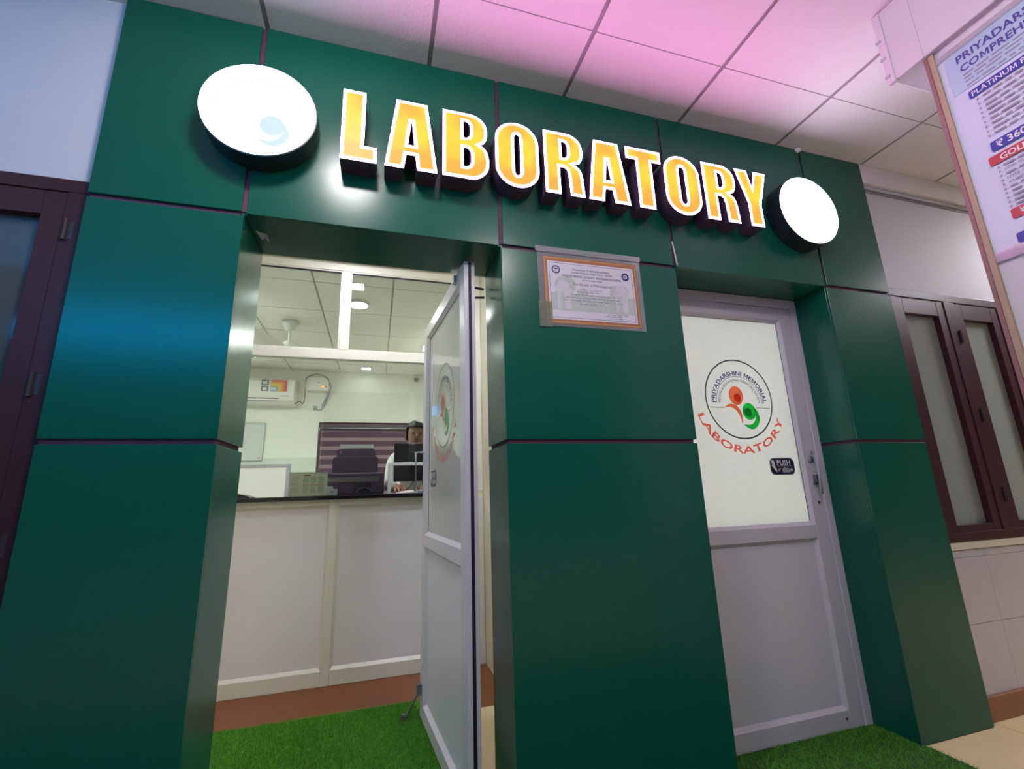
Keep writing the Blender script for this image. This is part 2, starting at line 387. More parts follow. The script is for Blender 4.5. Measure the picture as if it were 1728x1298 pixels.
# ---- green cladding
def cladding():
    mb = MB(); y0, y1 = 0.009, 0.27
    mb.box(XL0+0.003, XL1-0.011, y0, y1, 0, Z2+0.011).box(XL2+0.011, XL3-0.011, y0, y1, 0, Z2+0.011).box(XL4+0.011, XL5-0.003, y0, y1, 0, Z2+0.011)
    mb.box(XL0+0.003, XL5-0.003, y0, y1, Z2+0.011, ZC-0.001)
    w = struct(mb.build('wall_facade', m_joint), 'dark green glossy cladding panels with purple brown joints around two doorways', 'wall')
    xs = [XL0, XL1, XL2, XL3, XL4, XL5]
    def p(*a): B(*a).build('cladding_panel', m_green, w, bevel=0.0012, seg=1)
    for i in range(5):
        a = xs[i]+(G if i else 0); b = xs[i+1]-(G if i < 4 else 0)
        zb = Z2 if i in (1, 3) else Z2+G
        p(a, b, 0, 0.012, zb, ZC-0.002)
    for a, b in ((XL0, XL1), (XL2, XL3), (XL4, XL5)):
        p(a, b, 0, 0.012, Z1+G, Z2-G); p(a, b, 0, 0.012, 0.002, Z1-G)
    for x, s in ((XL1, -1), (XL2, 1), (XL3, -1), (XL4, 1)):
        x0, x1 = sorted((x, x+s*0.010))
        p(x0, x1, 0.0122, RV, Z1+G, Z2+0.009); p(x0, x1, 0.0122, RV, 0.002, Z1-G)
    p(XL1+0.0005, XL2-0.0005, 0.0122, RV, Z2, Z2+0.010); p(XL3+0.0005, XL4-0.0005, 0.0122, RV, Z2, Z2+0.010)
    # loose sealant bits
    MB().tube([(XL3-0.002, -0.002, 2.115), (XL3+0.003, -0.003, 2.06), (XL3+0.008, -0.003, 2.012), (XL3+0.010, -0.004, 1.998)], 0.0035, 6).build('sealant_strip', m_cream, w, smooth=True)
    MB().lathe([(0.0, -0.012), (0.014, -0.006), (0.018, 0.004), (0.010, 0.012), (0, 0.013)], (2.11, -0.004, ZC-0.012), 10).build('sealant_blob', m_paper, w, smooth=True)
    MB().add([(XL1+0.012, 0.10, Z2-0.001), (XL1+0.034, 0.12, Z2-0.028), (XL1+0.05, 0.11, Z2-0.006), (XL1+0.058, 0.13, Z2-0.03), (XL1+0.03, 0.13, Z2-0.004)], [(0, 1, 2), (2, 3, 4), (0, 4, 1)]).build('loose_film', m_paper, w)
    return w
cladding()

# ---- windows in the painted wall
def window(name, label, panes, x0, x1, z0, z1, hinges, m_pane):
    w = struct(thing(name, label, 'window', (0, 0, 0)))
    yf = WY-0.006
    B(x0, x1, yf, 0.12, z1-0.045, z1).build('head_frame', m_brown, w, bevel=0.003)
    B(x0, x1, yf, 0.12, z0, z0+0.04).build('sill_frame', m_brown, w, bevel=0.003)
    B(x0-0.0, x1+0.0, yf+0.002, 0.12, z0-0.038, z0-0.002).build('sill_mortar', m_cream, w, bevel=0.004)
    pa, pb = min(q[0] for q in panes)-0.0585, max(q[1] for q in panes)+0.0585
    B(x0, pa, yf, 0.12, z0+0.04, z1-0.045).build('jamb', m_brown, w, bevel=0.002); B(pb, x1, yf, 0.12, z0+0.04, z1-0.045).build('jamb', m_brown, w, bevel=0.002)
    for (a, b, lo, hi) in panes:
        c = B(a, b, 0.062, 0.068, lo, hi).build('pane', m_pane, w)
        s = MB(); k = 0.055
        a0, b0 = a-0.058, b+0.058
        s.box(a0, a, yf+0.004, 0.10, z0+0.04, z1-0.045).box(b, b0, yf+0.004, 0.10, z0+0.04, z1-0.045)
        s.box(a, b, yf+0.0045, 0.10, hi, z1-0.045).box(a, b, yf+0.0045, 0.10, z0+0.04, lo)
        s.build('sash', m_brown, w, bevel=0.002)
    ps = sorted(panes)
    for u, v in zip(ps, ps[1:]):
        B(u[1]+0.0585, v[0]-0.0585, yf, 0.12, z0+0.04, z1-0.045).build('mullion', m_brown, w, bevel=0.002)
    for x, z in hinges:
        MB().tube([(x, yf-0.004, z-0.035), (x, yf-0.004, z+0.035)], 0.006, 8).box(x-0.004, x+0.02, yf-0.001, yf+0.006, z-0.03, z+0.03).build('hinge', mat('hinge_metal', (0.06, 0.045, 0.05), 0.5, metal=0.3), w)
    return w
window('window_1', 'dark brown wooden window with grey panes at the left edge', [(-1.50, -1.020, 0.83, 1.924), (-2.15, -1.67, 0.83, 1.924)], -2.30, XL0-0.004, 0.74, 2.052, [(-0.948, 1.875), (-0.949, 1.384), (-0.949, 0.95)], frosted('dark_window_pane', (0.10, 0.125, 0.13), 0.2, ior=1.7, rough=0.05))
window('window_2', 'dark brown wooden window with narrow frosted panes right of the cladding', [(2.692, 2.956, 0.813, 1.911), (3.158, 3.41, 0.815, 1.907), (3.60, 3.86, 0.815, 1.907)], XL5+0.004, 4.10, 0.74, 2.046, [(3.086, 1.80), (3.086, 1.36), (3.086, 0.95)], m_frostw)

# ================================================================== ILLUMINATED SIGN
e_border = emit('sign_border_light', SIGN_BORDER); e_fill = emit('sign_fill_light', SIGN_FILL_A, SIGN_FILL_B, 9)
H = 0.295; LZ = 2.206; SD = 0.08; BR = 0.0115
def rr(x0, x1, z0, z1, r, n=6, which=(1, 1, 1, 1)):
    """rounded box, counter-clockwise; which = round corner at (BL, BR, TR, TL); r = (rx, rz)"""
    rx, rz = r if isinstance(r, tuple) else (r, r); out = []
    for (cx, cz, a0, k, px, pz) in ((x0+rx, z0+rz, 180, which[0], x0, z0), (x1-rx, z0+rz, 270, which[1], x1, z0), (x1-rx, z1-rz, 0, which[2], x1, z1), (x0+rx, z1-rz, 90, which[3], x0, z1)):
        out += ellipse(cx, cz, rx, rz, n, a0, a0+90) if k else [(px, pz)]
    return out
def glyph(ch, w):
    if ch == 'L': return [[(0, 0), (w, 0), (w, 0.064), (0.079, 0.064), (0.079, H), (0, H)]]
    if ch == 'A':
        k = w/0.190
        return [[(0, 0), (0.068*k, 0), (0.076*k, 0.060), (0.110*k, 0.060), (0.116*k, 0), (w, 0), (0.150*k, H), (0.037*k, H)],
                [(0.081*k, 0.103), (0.105*k, 0.103), (0.0945*k, 0.205), (0.0915*k, 0.205)]]
    if ch == 'B':
        o = [(0, 0), (0.105, 0)]+ellipse(0.105, 0.075, 0.075, 0.075, 8, -90, 0)[1:]+[(0.180, 0.098)]+[(0.174, 0.130), (0.160, 0.150), (0.146, 0.158), (0.160, 0.168), (0.170, 0.186), (0.174, 0.205)]+[(0.174, 0.228)]+ellipse(0.105, 0.228, 0.069, 0.067, 8, 0, 90)[1:]+[(0, H)]
        return [o, rr(0.080, 0.110, 0.053, 0.136, (0.02, 0.028), 5, (0, 1, 1, 0)), rr(0.080, 0.107, 0.182, 0.256, (0.018, 0.026), 5, (0, 1, 1, 0))]
    if ch == 'O': return [rr(0, w, -0.002, H+0.002, (w/2-0.001, 0.088), 10), rr(0.078, w-0.078, 0.052, H-0.052, (w/2-0.0785, 0.022), 6)]
    if ch == 'R':
        k = w/0.173
        o = [(0, 0), (0.066*k, 0), (0.066*k, 0.128), (0.085*k, 0.128), (0.098*k, 0.118), (0.104*k, 0.09), (0.108*k, 0), (w, 0), (0.168*k, 0.085), (0.163*k, 0.115), (0.152*k, 0.135), (0.132*k, 0.148), (0.155*k, 0.158), (0.168*k, 0.180), (0.172*k, 0.205), (0.172*k, 0.228)]+ellipse(0.104*k, 0.228, 0.068*k, 0.067, 8, 0, 90)[1:]+[(0, H)]
        return [o, rr(0.078*k, 0.104*k, 0.174, 0.252, (0.017, 0.025), 5, (0, 1, 1, 0))]
    if ch == 'T': return [[(0.048, 0), (0.126, 0), (0.126, 0.236), (w, 0.236), (w, H), (0, H), (0, 0.236), (0.048, 0.236)]]
    if ch == 'Y': return [[(0.054, 0), (0.130, 0), (0.130, 0.118), (w, H), (0.113, H), (0.092, 0.205), (0.071, H), (0, H), (0.054, 0.118)]]
ORD = ['first', 'second', 'third', 'fourth', 'fifth', 'sixth', 'seventh', 'eighth', 'ninth', 'last']
BEFORE = ['right beside the large lit disc', 'between the L and the B', 'between the first A and the first O', 'between the B and the first R', 'between the first O and the second A', 'between the first R and the T', 'between the second A and the second O', 'between the T and the second R', 'between the second O and the Y', 'right beside the smaller lit disc']
LET = [('L', -0.163, 0.124), ('A', -0.011, 0.190), ('B', 0.199, 0.180), ('O', 0.406, 0.181), ('R', 0.612, 0.173), ('A', 0.803, 0.194), ('T', 0.993, 0.174), ('O', 1.180, 0.186), ('R', 1.388, 0.180), ('Y', 1.574, 0.184)]
for i, (ch, x0, w) in enumerate(LET):
    t = thing('sign_letter', 'glowing orange letter %s with white rim, %s' % (ch, BEFORE[i]), 'sign letter', (x0, 0, LZ), group='letters of the lit sign over the doors')
    cs = glyph(ch, w)
    cs = [c if (area(c) > 0) == (k == 0) else c[::-1] for k, c in enumerate(cs)]      # outer ccw, holes cw
    mb = MB()
    for c in cs:
        n = len(c)
        mb.add([(a, -SD, b) for a, b in c]+[(a, -0.0005, b) for a, b in c], [(k, (k+1) % n, n+(k+1) % n, n+k) for k in range(n)])
    mb.flat(fill2d(cs), (0, -SD+0.002, 0), (1, 0, 0), (0, 0, 1))
    mb.build('letter_return', m_return, t)
    v, f = fill2d(cs)
    MB().add([(a, -SD, b) for a, b in v], f).build('rim_light', e_border, t)
    ins = [offset_poly(c, BR) for c in cs]
    MB().flat(fill2d(ins), (0, -SD-0.0012, 0), (1, 0, 0), (0, 0, 1)).build('letter_face', e_fill, t)

# ---- emblem, shared by the discs and the doors
def arc_text(s, size, rad, a_mid, top=True, bold=0.0, span=None):
    v, f = text2d(s, size, bold); x0 = min(p[0] for p in v); x1 = max(p[0] for p in v)
    k = 1.0 if span is None else R(span)*rad/(x1-x0)
    out = []
    for x, y in v:
        t = (x-(x0+x1)/2)*k/rad
        if top: a = R(a_mid)-t; r = rad+y
        else: a = R(a_mid)+t; r = rad-y
        out.append((r*math.cos(a), r*math.sin(a)))
    return out, f
def ring(r0, r1, a0=0, a1=360, n=72, cy=0.0):
    o = []
    for i in range(n+1):
        a = R(a0+(a1-a0)*i/n); o += [(r0*math.cos(a), cy+r0*math.sin(a)), (r1*math.cos(a), cy+r1*math.sin(a))]
    return o, [(2*i, 2*i+1, 2*i+3, 2*i+2) for i in range(n)]
def shift(vf, dx, dy): return [(a+dx, b+dy) for a, b in vf[0]], vf[1]
def spline(pts, n=8):
    """closed Catmull-Rom through pts"""
    out = []; k = len(pts)
    for i in range(k):
        p0, p1, p2, p3 = [Vector(pts[(i+j-1) % k]) for j in range(4)]
        for q in range(n):
            t = q/n
            out.append(tuple(0.5*((2*p1)+(-p0+p2)*t+(2*p0-5*p1+4*p2-p3)*t*t+(-p0+3*p1-3*p2+p3)*t**3)))
    return out
E_TEXT = shift(arc_text('PRIYADARSHINI MEMORIAL', 0.165, 0.72, 90, True, 0.022, 178), 0, -0.12)
E_TEXT2 = shift(arc_text('MEDICAL & EDUCATIONAL CHARITABLE SOCIETY', 0.085, 0.575, 90, True, 0.014, 176), 0, -0.13)
E_ARC = ring(0.685, 0.697, 0, 180, 40, -0.12)
E_RING = ring(0.976, 1.012)
E_HEAD = fill2d([ellipse(-0.09, 0.075, 0.215, 0.24)])
E_HEAD2 = fill2d([ellipse(-0.055, 0.02, 0.10, 0.11)])
E_CRES = fill2d([spline([(-0.47, -0.225), (-0.36, -0.155), (-0.23, -0.14), (-0.10, -0.19), (0.0, -0.34), (0.015, -0.50), (-0.01, -0.63), (-0.04, -0.48), (-0.11, -0.34), (-0.22, -0.245), (-0.34, -0.215)], 5)])
E_GHEAD = fill2d([ellipse(0.245, -0.32, 0.205, 0.215)])
E_GHEAD2 = fill2d([ellipse(0.21, -0.34, 0.105, 0.11)])
E_TAIL = fill2d([spline([(0.42, -0.24), (0.50, -0.32), (0.54, -0.49), (0.46, -0.66), (0.31, -0.76), (0.17, -0.745), (0.04, -0.65), (0.20, -0.655), (0.32, -0.61), (0.39, -0.52), (0.43, -0.40)], 5)])
E_LINES = ([(-0.90, -0.235), (-0.46, -0.235), (-0.46, -0.222), (-0.90, -0.222), (0.47, -0.235), (0.90, -0.235), (0.90, -0.222), (0.47, -0.222)], [(0, 1, 2, 3), (4, 5, 6, 7)])
E_LAB = arc_text('LABORATORY', 0.255, 1.355, 268, False, 0.022, 140)
def scaled(vf, s): return [(a*s, b*s) for a, b in vf[0]], vf[1]
def emblem(parent, c, ux, uz, nrm, r, with_lab=True):
    c, n = Vector(c), Vector(nrm)
    def put(name, m, lst, lift, label=None):
        mb = MB()
        for vf in lst: mb.flat(scaled(vf, r), c+n*lift, ux, uz)
        o = mb.build(name, m, parent)
        if label: o['label'] = label
    put('emblem_ring', f_dark, [E_RING, E_LINES], 0.0004); put('emblem_lettering', f_navy, [E_TEXT, E_TEXT2, E_ARC], 0.0004, 'navy lettering PRIYADARSHINI MEMORIAL on an arch')
    put('emblem_orange_figure', f_orange, [E_HEAD, E_CRES], 0.0006, 'orange round head and shoulder of the emblem'); put('emblem_orange_core', f_orange2, [E_HEAD2], 0.0008)
    put('emblem_green_figure', f_green, [E_GHEAD, E_TAIL], 0.0006, 'green round head and tail of the emblem'); put('emblem_green_core', f_green2, [E_GHEAD2], 0.0008)
    if with_lab: put('laboratory_lettering', f_red, [E_LAB], 0.0004, 'red word LABORATORY curved under the emblem')

def disc(x, z, depth, label, face, logo):
    t = thing('sign_disc', label, 'lit sign', (x, 0, z), group='round lit sign boxes')
    fn = lambda a, b, c: (a, c, b)
    MB().lathe([(0.185, -0.0005), (0.185, -depth), (0.181, -depth-0.001)], n=64, fn=fn).build('disc_return', m_discside, t, smooth=False)
    MB().lathe([(0.1805, -depth-0.0012), (0.1805, -depth-0.0018)], n=64, fn=fn).build('disc_face', face, t)
    ep = emit('disc_print_pale', (0.55, 0.70, 0.79)); et = emit('disc_print_text', (0.69, 0.72, 0.72))
    if logo:
        o = (0, -depth-0.0026, 0)
        mb = MB(); mb.flat(scaled(E_GHEAD, 0.185), o, (1, 0, 0), (0, 0, 1)).flat(scaled(E_TAIL, 0.185), o, (1, 0, 0), (0, 0, 1)); mb.build('pale_emblem', ep, t)['label'] = 'pale blue comma shaped mark showing through the glare'
        MB().flat(scaled(E_TEXT, 0.176), o, (1, 0, 0), (0, 0, 1)).build('pale_lettering', et, t)
    return t
disc(-0.428, 2.345, SD, 'large white glowing disc sign with faint blue mark, left of the letter L', emit('disc_face_left', DISC_LEFT), True)
disc(2.002, 2.345, SD, 'pinkish white glowing disc sign on a dark drum right of the letter Y', emit('disc_face_right', DISC_RIGHT), False)

# ================================================================== DOORS
HAND = fill2d([spline([(0.0, 0.0), (0.10, -0.12), (0.34, -0.44), (0.44, -0.52), (0.46, -0.30), (0.36, -0.12), (0.32, 0.06), (0.30, 0.28), (0.22, 0.42), (0.08, 0.40), (0.02, 0.24), (0.10, 0.06), (0.02, 0.06)], 4)])
def door(name, label, loc, rz, s, Wd, Hd, pane_mat, lift=0.012):
    """leaf hinged at local x=0 and reaching to s*Wd; outer face at local y=0"""
    d = struct(thing(name, label, 'door', loc, rz)); T = 0.045
    def bx(x0, x1, y0, y1, z0, z1): a, b = sorted((s*x0, s*x1)); return B(a, b, y0, y1, z0, z1)
    ST = 0.076; g1, g0, p1, p0 = Hd-0.065, 0.845, 0.785, 0.075
    bx(0, ST, 0, T, lift, Hd).build('stile', m_alu, d, bevel=0.002); bx(Wd-ST, Wd, 0, T, lift, Hd).build('stile', m_alu, d, bevel=0.002)
    bx(ST, Wd-ST, 0.0005, T-0.0005, g1, Hd).build('rail', m_alu, d, bevel=0.002)
    bx(ST, Wd-ST, 0.0005, T-0.0005, p1, g0).build('rail', m_alu, d, bevel=0.002)
    bx(ST, Wd-ST, 0.0005, T-0.0005, lift, p0).build('rail', m_alu, d, bevel=0.002)
    # sloped glazing beads around both fields
    for (z0, z1) in ((g0, g1), (p0, p1)):
        mb = MB(); k = 0.014; yi = 0.017
        o = [(s*ST, z0), (s*(Wd-ST), z0), (s*(Wd-ST), z1), (s*ST, z1)]
        i = [(s*(ST+k), z0+k), (s*(Wd-ST-k), z0+k), (s*(Wd-ST-k), z1-k), (s*(ST+k), z1-k)]
        mb.add([(a, 0.003, b) for a, b in o]+[(a, yi, b) for a, b in i]+[(a, T-0.003, b) for a, b in o]+[(a, T-yi, b) for a, b in i],
               [(q, (q+1) % 4, 4+(q+1) % 4, 4+q) for q in range(4)]+[(8+q, 12+q, 12+(q+1) % 4, 8+(q+1) % 4) for q in range(4)])
        mb.build('glazing_bead', m_alu, d)
    pane = bx(ST, Wd-ST, 0.0175, 0.0235, g0, g1).build('frosted_pane', pane_mat, d)
    bx(ST, Wd-ST, 0.0175, 0.0275, p0, p1).build('lower_panel', m_board, d)
    gk = MB(); a, b = s*(ST+0.0135), s*(Wd-ST-0.0135)
    for q in (a, b): gk.box(q-0.0015, q+0.0015, 0.0160, 0.0176, g0+0.013, g1-0.013)
    gk.box(min(a, b), max(a, b), 0.0160, 0.0176, g1-0.0145, g1-0.012).build('gasket', m_rubber, d)
    emblem(pane, (s*Wd/2+0.0, 0.0172, 1.447), (1, 0, 0), (0, 0, 1), (0, -1, 0), 0.1955)
    # sticker reading PUSH beside the handle
    px1 = s*(Wd-0.128); px0 = px1-s*0.142; L = min(px0, px1); zb = 1.082; hh = 0.074; ww = 0.142
    st = MB(); st.flat(fill2d([rr(L-0.004, L+ww+0.004, zb-0.004, zb+hh+0.004, 0.026, 6)]), (0, 0.0170, 0), (1, 0, 0), (0, 0, 1)).build('push_sticker', m_greyp, pane)['label'] = 'dark PUSH sticker with a white hand beside the handle'
    sk = st_obj = [c for c in pane.children if c.name.startswith('push_sticker')][-1]
    def put(m, lst, nm, lift_):
        mb = MB()
        for vf, o in lst: mb.flat(vf, (L+o[0], 0.0170-lift_, zb+o[1]), (1, 0, 0), (0, 0, 1))
        ob = mb.build(nm, m, pane)
    put(m_navy2, [(fill2d([rr(0, ww, 0, hh, 0.024, 6)]), (0, 0))], 'push_sticker_field', 0.0003)
    bars = ([(0.042, 0.0375), (0.128, 0.0375), (0.128, 0.0387), (0.042, 0.0387), (0.0375, 0.044), (0.0388, 0.044), (0.0388, 0.066), (0.0375, 0.066)], [(0, 1, 2, 3), (4, 5, 6, 7)])
    put(m_whitep, [(text2d('PUSH', 0.034, 0.02, stretch=1.0), (0.042, 0.043)), (text2d('തള്ളുക', 0.026, 0.012, stretch=0.93), (0.044, 0.013)), (scaled(HAND, 0.062), (0.006, 0.042)), (bars, (0, 0))], 'push_sticker_print', 0.0006)
    # handles: pull on the outer face stands behind the glass edge, D-bar on the edge
    hx = s*(Wd-ST-0.004)
    MB().tube([(hx, T, 1.18), (hx, T+0.035, 1.18), (hx, T+0.035, 1.035), (hx, T, 1.035)], 0.009, 8).build('inner_handle', m_white, d, smooth=True)
    return d
m_navy2 = mat('sticker_navy', (0.016, 0.014, 0.050), 0.3)

# left door, swung inwards
ang = math.atan2(-0.9935, 0.083)
dl = door('door_1', 'open white aluminium door swung inwards, frosted pane with emblem seen edge-on', (0.310, 0.100, 0), ang, -1, 0.865, 1.96, m_frostl)
B(-0.0012, 0.0012+0.0, 0.018, 0.030, 0.012, 1.958).build('edge_gasket', m_rubber, dl).location = (0.0008, 0, 0)
hb = MB(); xh = -0.865+0.03
hb.tube([(xh, 0.0, 1.262), (xh, -0.042, 1.262), (xh, -0.042, 1.062), (xh, 0.0, 1.062)], 0.0075, 8).build('pull_handle', m_alug, dl, smooth=True)
B(-0.872, -0.864, 0.010, 0.036, 0.985, 1.04).build('latch_plate', m_black, dl)
B(-0.16, -0.12, -0.012, 0.0, 1.925, 1.955).build('top_bracket', m_chrome, dl, bevel=0.002)
ds = MB().tube([(-0.835, -0.004, 0.135), (-0.855, -0.075, 0.010)], [0.005, 0.006], 8).box(-0.85, -0.815, -0.022, 0.0, 0.115, 0.16)
ds.lathe([(0.0, 0.0), (0.011, 0.002), (0.010, 0.028), (0.006, 0.03)], (-0.856, -0.078, 0.004), 10).build('door_stop', m_steel, dl)
# top pivot arms fixing the leaf to the reveal
for q, (z0, z1, yy) in enumerate(((1.925, 1.915, 0.24), (1.868, 1.874, 0.235))):
    MB().tube([(-yy+0.09, 0.044, z0), (-yy+0.10, 0.128, z1)], 0.0055, 8).build('pivot_arm', m_steel, dl, smooth=True)

# right door, shut, with its frame
fr = struct(thing('trim_2', 'white aluminium frame around the closed right door', 'door frame', (0, 0, 0)))
FY = 0.186
B(2.078, XL4-0.0005, FY, 0.25, 0.0, 1.9885).build('jamb', m_alu, fr, bevel=0.002); B(XL3+0.0005, 1.284, FY, 0.25, 0.0, 1.9885).build('jamb', m_alu, fr, bevel=0.002)
B(1.284, 2.078, FY, 0.25, 1.940, 1.9885).build('head', m_alu, fr, bevel=0.002)
dr = door('door_2', 'closed white door with round orange and green emblem on its frosted pane', (1.287, 0.190, 0), 0.0, 1, 0.788, 1.936, m_frost, 0.004)
lk = MB(); lx = 0.788-0.038
lk.box(lx-0.016, lx+0.014, -0.006, 0.0, 1.135, 1.19).tube([(lx-0.004, -0.004, 1.165), (lx-0.006, -0.040, 1.16), (lx-0.012, -0.044, 1.10), (lx-0.010, -0.040, 1.03), (lx, -0.030, 0.985)], [0.007, 0.008, 0.008, 0.007, 0.006], 8)
lk.build('lever_handle', m_alug, dr, smooth=True)
MB().box(lx-0.004, lx+0.022, -0.018, 0.0, 1.04, 1.075).box(lx-0.010, lx+0.018, -0.010, 0.0, 1.028, 1.04).build('hasp', m_steel, dr, bevel=0.002)
MB().lathe([(0.006, 0), (0.006, 0.003), (0, 0.003)], (lx+0.004, -0.002, 0.945), 10, fn=lambda a, b, c: (a, -c, b)).build('keyhole', m_black, dr)
MB().lathe([(0.005, 0), (0.005, 0.002), (0, 0.002)], (lx-0.06, -0.002, 0.045), 10, fn=lambda a, b, c: (a, -c, b)).build('screw', m_black, dr)

# ================================================================== CERTIFICATE
def certificate():
    # lower-left corner at (0.592, 1.665), slightly skewed sheet
    x0, z0, w, h = 0.592, 1.668, 0.468, 0.328
    t = thing('certificate', 'laminated certificate with gold border taped to the green middle pillar', 'certificate', (x0, -0.0005, z0)); t.rotation_euler = (0, R(-0.6), 0)
    film = glass('laminate_film', (0.86, 0.86, 0.90), 1.5, 0.12, 0.18)
    pouch = B(0, w, -0.0012, -0.0002, 0, h).build('laminate_pouch', film, t)
    def P(lst, m, nm, d):
        mb = MB()
        for vf, o in lst: mb.flat(vf, (o[0], -0.0012-d, o[1]), (1, 0, 0), (0, 0, 1))
        return mb.build(nm, m, pouch)
    def rect(a, b, c, d): return ([(a, c), (b, c), (b, d), (a, d)], [(0, 1, 2, 3)])
    a0, a1, b0, b1 = 0.024, 0.448, 0.012, 0.300
    P([(rect(a0, a1, b0, b1), (0, 0))], mat('gold_border', (0.42, 0.16, 0.06), 0.5, var=0.3, vscale=120), 'gold_border', 0.0003)
    dots = []
    for k in range(58):
        x = a0+0.006+k*(a1-a0-0.012)/57; dots += [rect(x-0.002, x+0.002, b0+0.004, b0+0.008), rect(x-0.002, x+0.002, b1-0.008, b1-0.004)]
    for k in range(38):
        z = b0+0.006+k*(b1-b0-0.012)/37; dots += [rect(a0+0.004, a0+0.008, z-0.002, z+0.002), rect(a1-0.008, a1-0.004, z-0.002, z+0.002)]
    P([(q, (0, 0)) for q in dots], mat('gold_dots', (0.75, 0.50, 0.22), 0.5), 'gold_beading', 0.0005)
    c0, c1, e0, e1 = a0+0.017, a1-0.017, b0+0.018, b1-0.020
    P([(rect(c0, c1, e0, e1), (0, 0))], m_paper, 'paper_field', 0.0005)
    k = 0.007; i0, i1, j0, j1 = c0+k, c1-k, e0+k, e1-k; q = 0.0014
    P([(rect(i0, i1, j0, j0+q), (0, 0)), (rect(i0, i1, j1-q, j1), (0, 0)), (rect(i0, i0+q, j0, j1), (0, 0)), (rect(i1-q, i1, j0, j1), (0, 0))], m_navy, 'blue_rule', 0.0007)
    # faint picture: lawn, shrubs and two domed gate posts
    pg = mat('pale_green_print', (0.52, 0.58, 0.52), 0.6, var=0.18, vscale=60)
    P([(rect(i0+q, i1-q, j0+0.03, j0+0.105), (0, 0))], pg, 'faint_lawn_print', 0.00056)
    pic = []
    for (x, z, r1, r2) in ((0.10, 0.165, 0.034, 0.05), (0.13, 0.18, 0.03, 0.04), (0.37, 0.17, 0.03, 0.03), (0.34, 0.16, 0.03, 0.035), (0.19, 0.15, 0.025, 0.02)): pic.append((fill2d([ellipse(x, z, r1, r2, 16)]), (0, 0)))
    for kk, q_ in enumerate(pic): P([q_], pg, 'faint_shrub_print', 0.00060+0.00003*kk)
    pw = mat('pale_white_print', (0.66, 0.63, 0.68), 0.6)
    for x in (0.085, 0.345):
        P([(fill2d([ellipse(x+0.02, 0.163, 0.030, 0.036, 16, 0, 180)]), (0, 0)), (rect(x-0.018, x+0.058, 0.150, 0.162), (0, 0)), (rect(x-0.008, x+0.004, 0.075, 0.150), (0, 0)), (rect(x+0.022, x+0.048, 0.075, 0.150), (0, 0))], pw, 'faint_gate_post', 0.0008)
    tx = (i0+i1)/2
    T = lambda s, sz, z, bd=0.008, x=tx, st=1.0: (text2d(s, sz, bd, 'CENTER', st), (x, z))
    P([T('Department of Clinical Biochemistry', 0.0115, 0.246), T('Christian Medical College, Vellore - 632004', 0.0105, 0.233), T('CMC EXTERNAL QUALITY ASSURANCE SCHEME', 0.0125, 0.215, 0.016), T('(Under the aegis of ACBI)', 0.0085, 0.203)], m_dark, 'heading_print', 0.001)
    P([T('Certificate of Participation', 0.0165, 0.180, 0.004)], mat('brown_print', (0.20, 0.08, 0.09), 0.6), 'title_print', 0.001)
    lines = [T('This is to certify that', 0.0105, 0.160)]
    random.seed(3)
    for z, a, b in ((0.150, 0.16, 0.27), (0.138, 0.14, 0.36), (0.124, 0.11, 0.36), (0.112, 0.10, 0.37), (0.098, 0.17, 0.28), (0.060, 0.29, 0.39), (0.052, 0.28, 0.36), (0.043, 0.30, 0.36), (0.036, 0.29, 0.37)):
        x = a
        while x < b:
            l = random.uniform(0.008, 0.026); lines.append((rect(x, min(x+l, b), z, z+0.0032), (0, 0))); x += l+0.005
    P(lines, m_greyp, 'body_print', 0.001)['kind'] = 'stuff'
    seal = [(ring(0.013, 0.018, 0, 360, 24), (0.077, 0.243)), (ring(0.0095, 0.0105, 0, 360, 24), (0.077, 0.243)), (rect(-0.001, 0.001, -0.010, 0.004), (0.077, 0.243)), (fill2d([ellipse(-0.004, 0.004, 0.005, 0.003, 10)]), (0.077, 0.243)), (fill2d([ellipse(0.004, 0.004, 0.005, 0.003, 10)]), (0.077, 0.243))]
    s2 = [(ring(0.010, 0.016, 0, 360, 16), (0.392, 0.239)), (ring(0.003, 0.006, 0, 360, 8), (0.392, 0.239))]
    for kk in range(12):
        a = kk*30; s2.append((fill2d([ellipse(0.0165*math.cos(R(a)), 0.0165*math.sin(R(a)), 0.003, 0.003, 8)]), (0.392, 0.239)))
    P(seal, m_navy, 'round_seal', 0.001); P(s2, m_navy, 'flower_seal', 0.001)
    tp = mat('pink_tape', (0.45, 0.16, 0.30), 0.35); 
    tape = glass('clear_tape', (0.85, 0.80, 0.86), 1.5, 0.15, 0.25)
    B(-0.008, w+0.004, -0.0042, -0.0036, h-0.012, h+0.012).build('tape_strip', tape, t)
    B(-0.006, 0.05, -0.0042, -0.0036, -0.006, 0.10).build('tape_strip', glass('yellow_tape', (0.80, 0.82, 0.55), 1.5, 0.2, 0.15), t)
certificate()

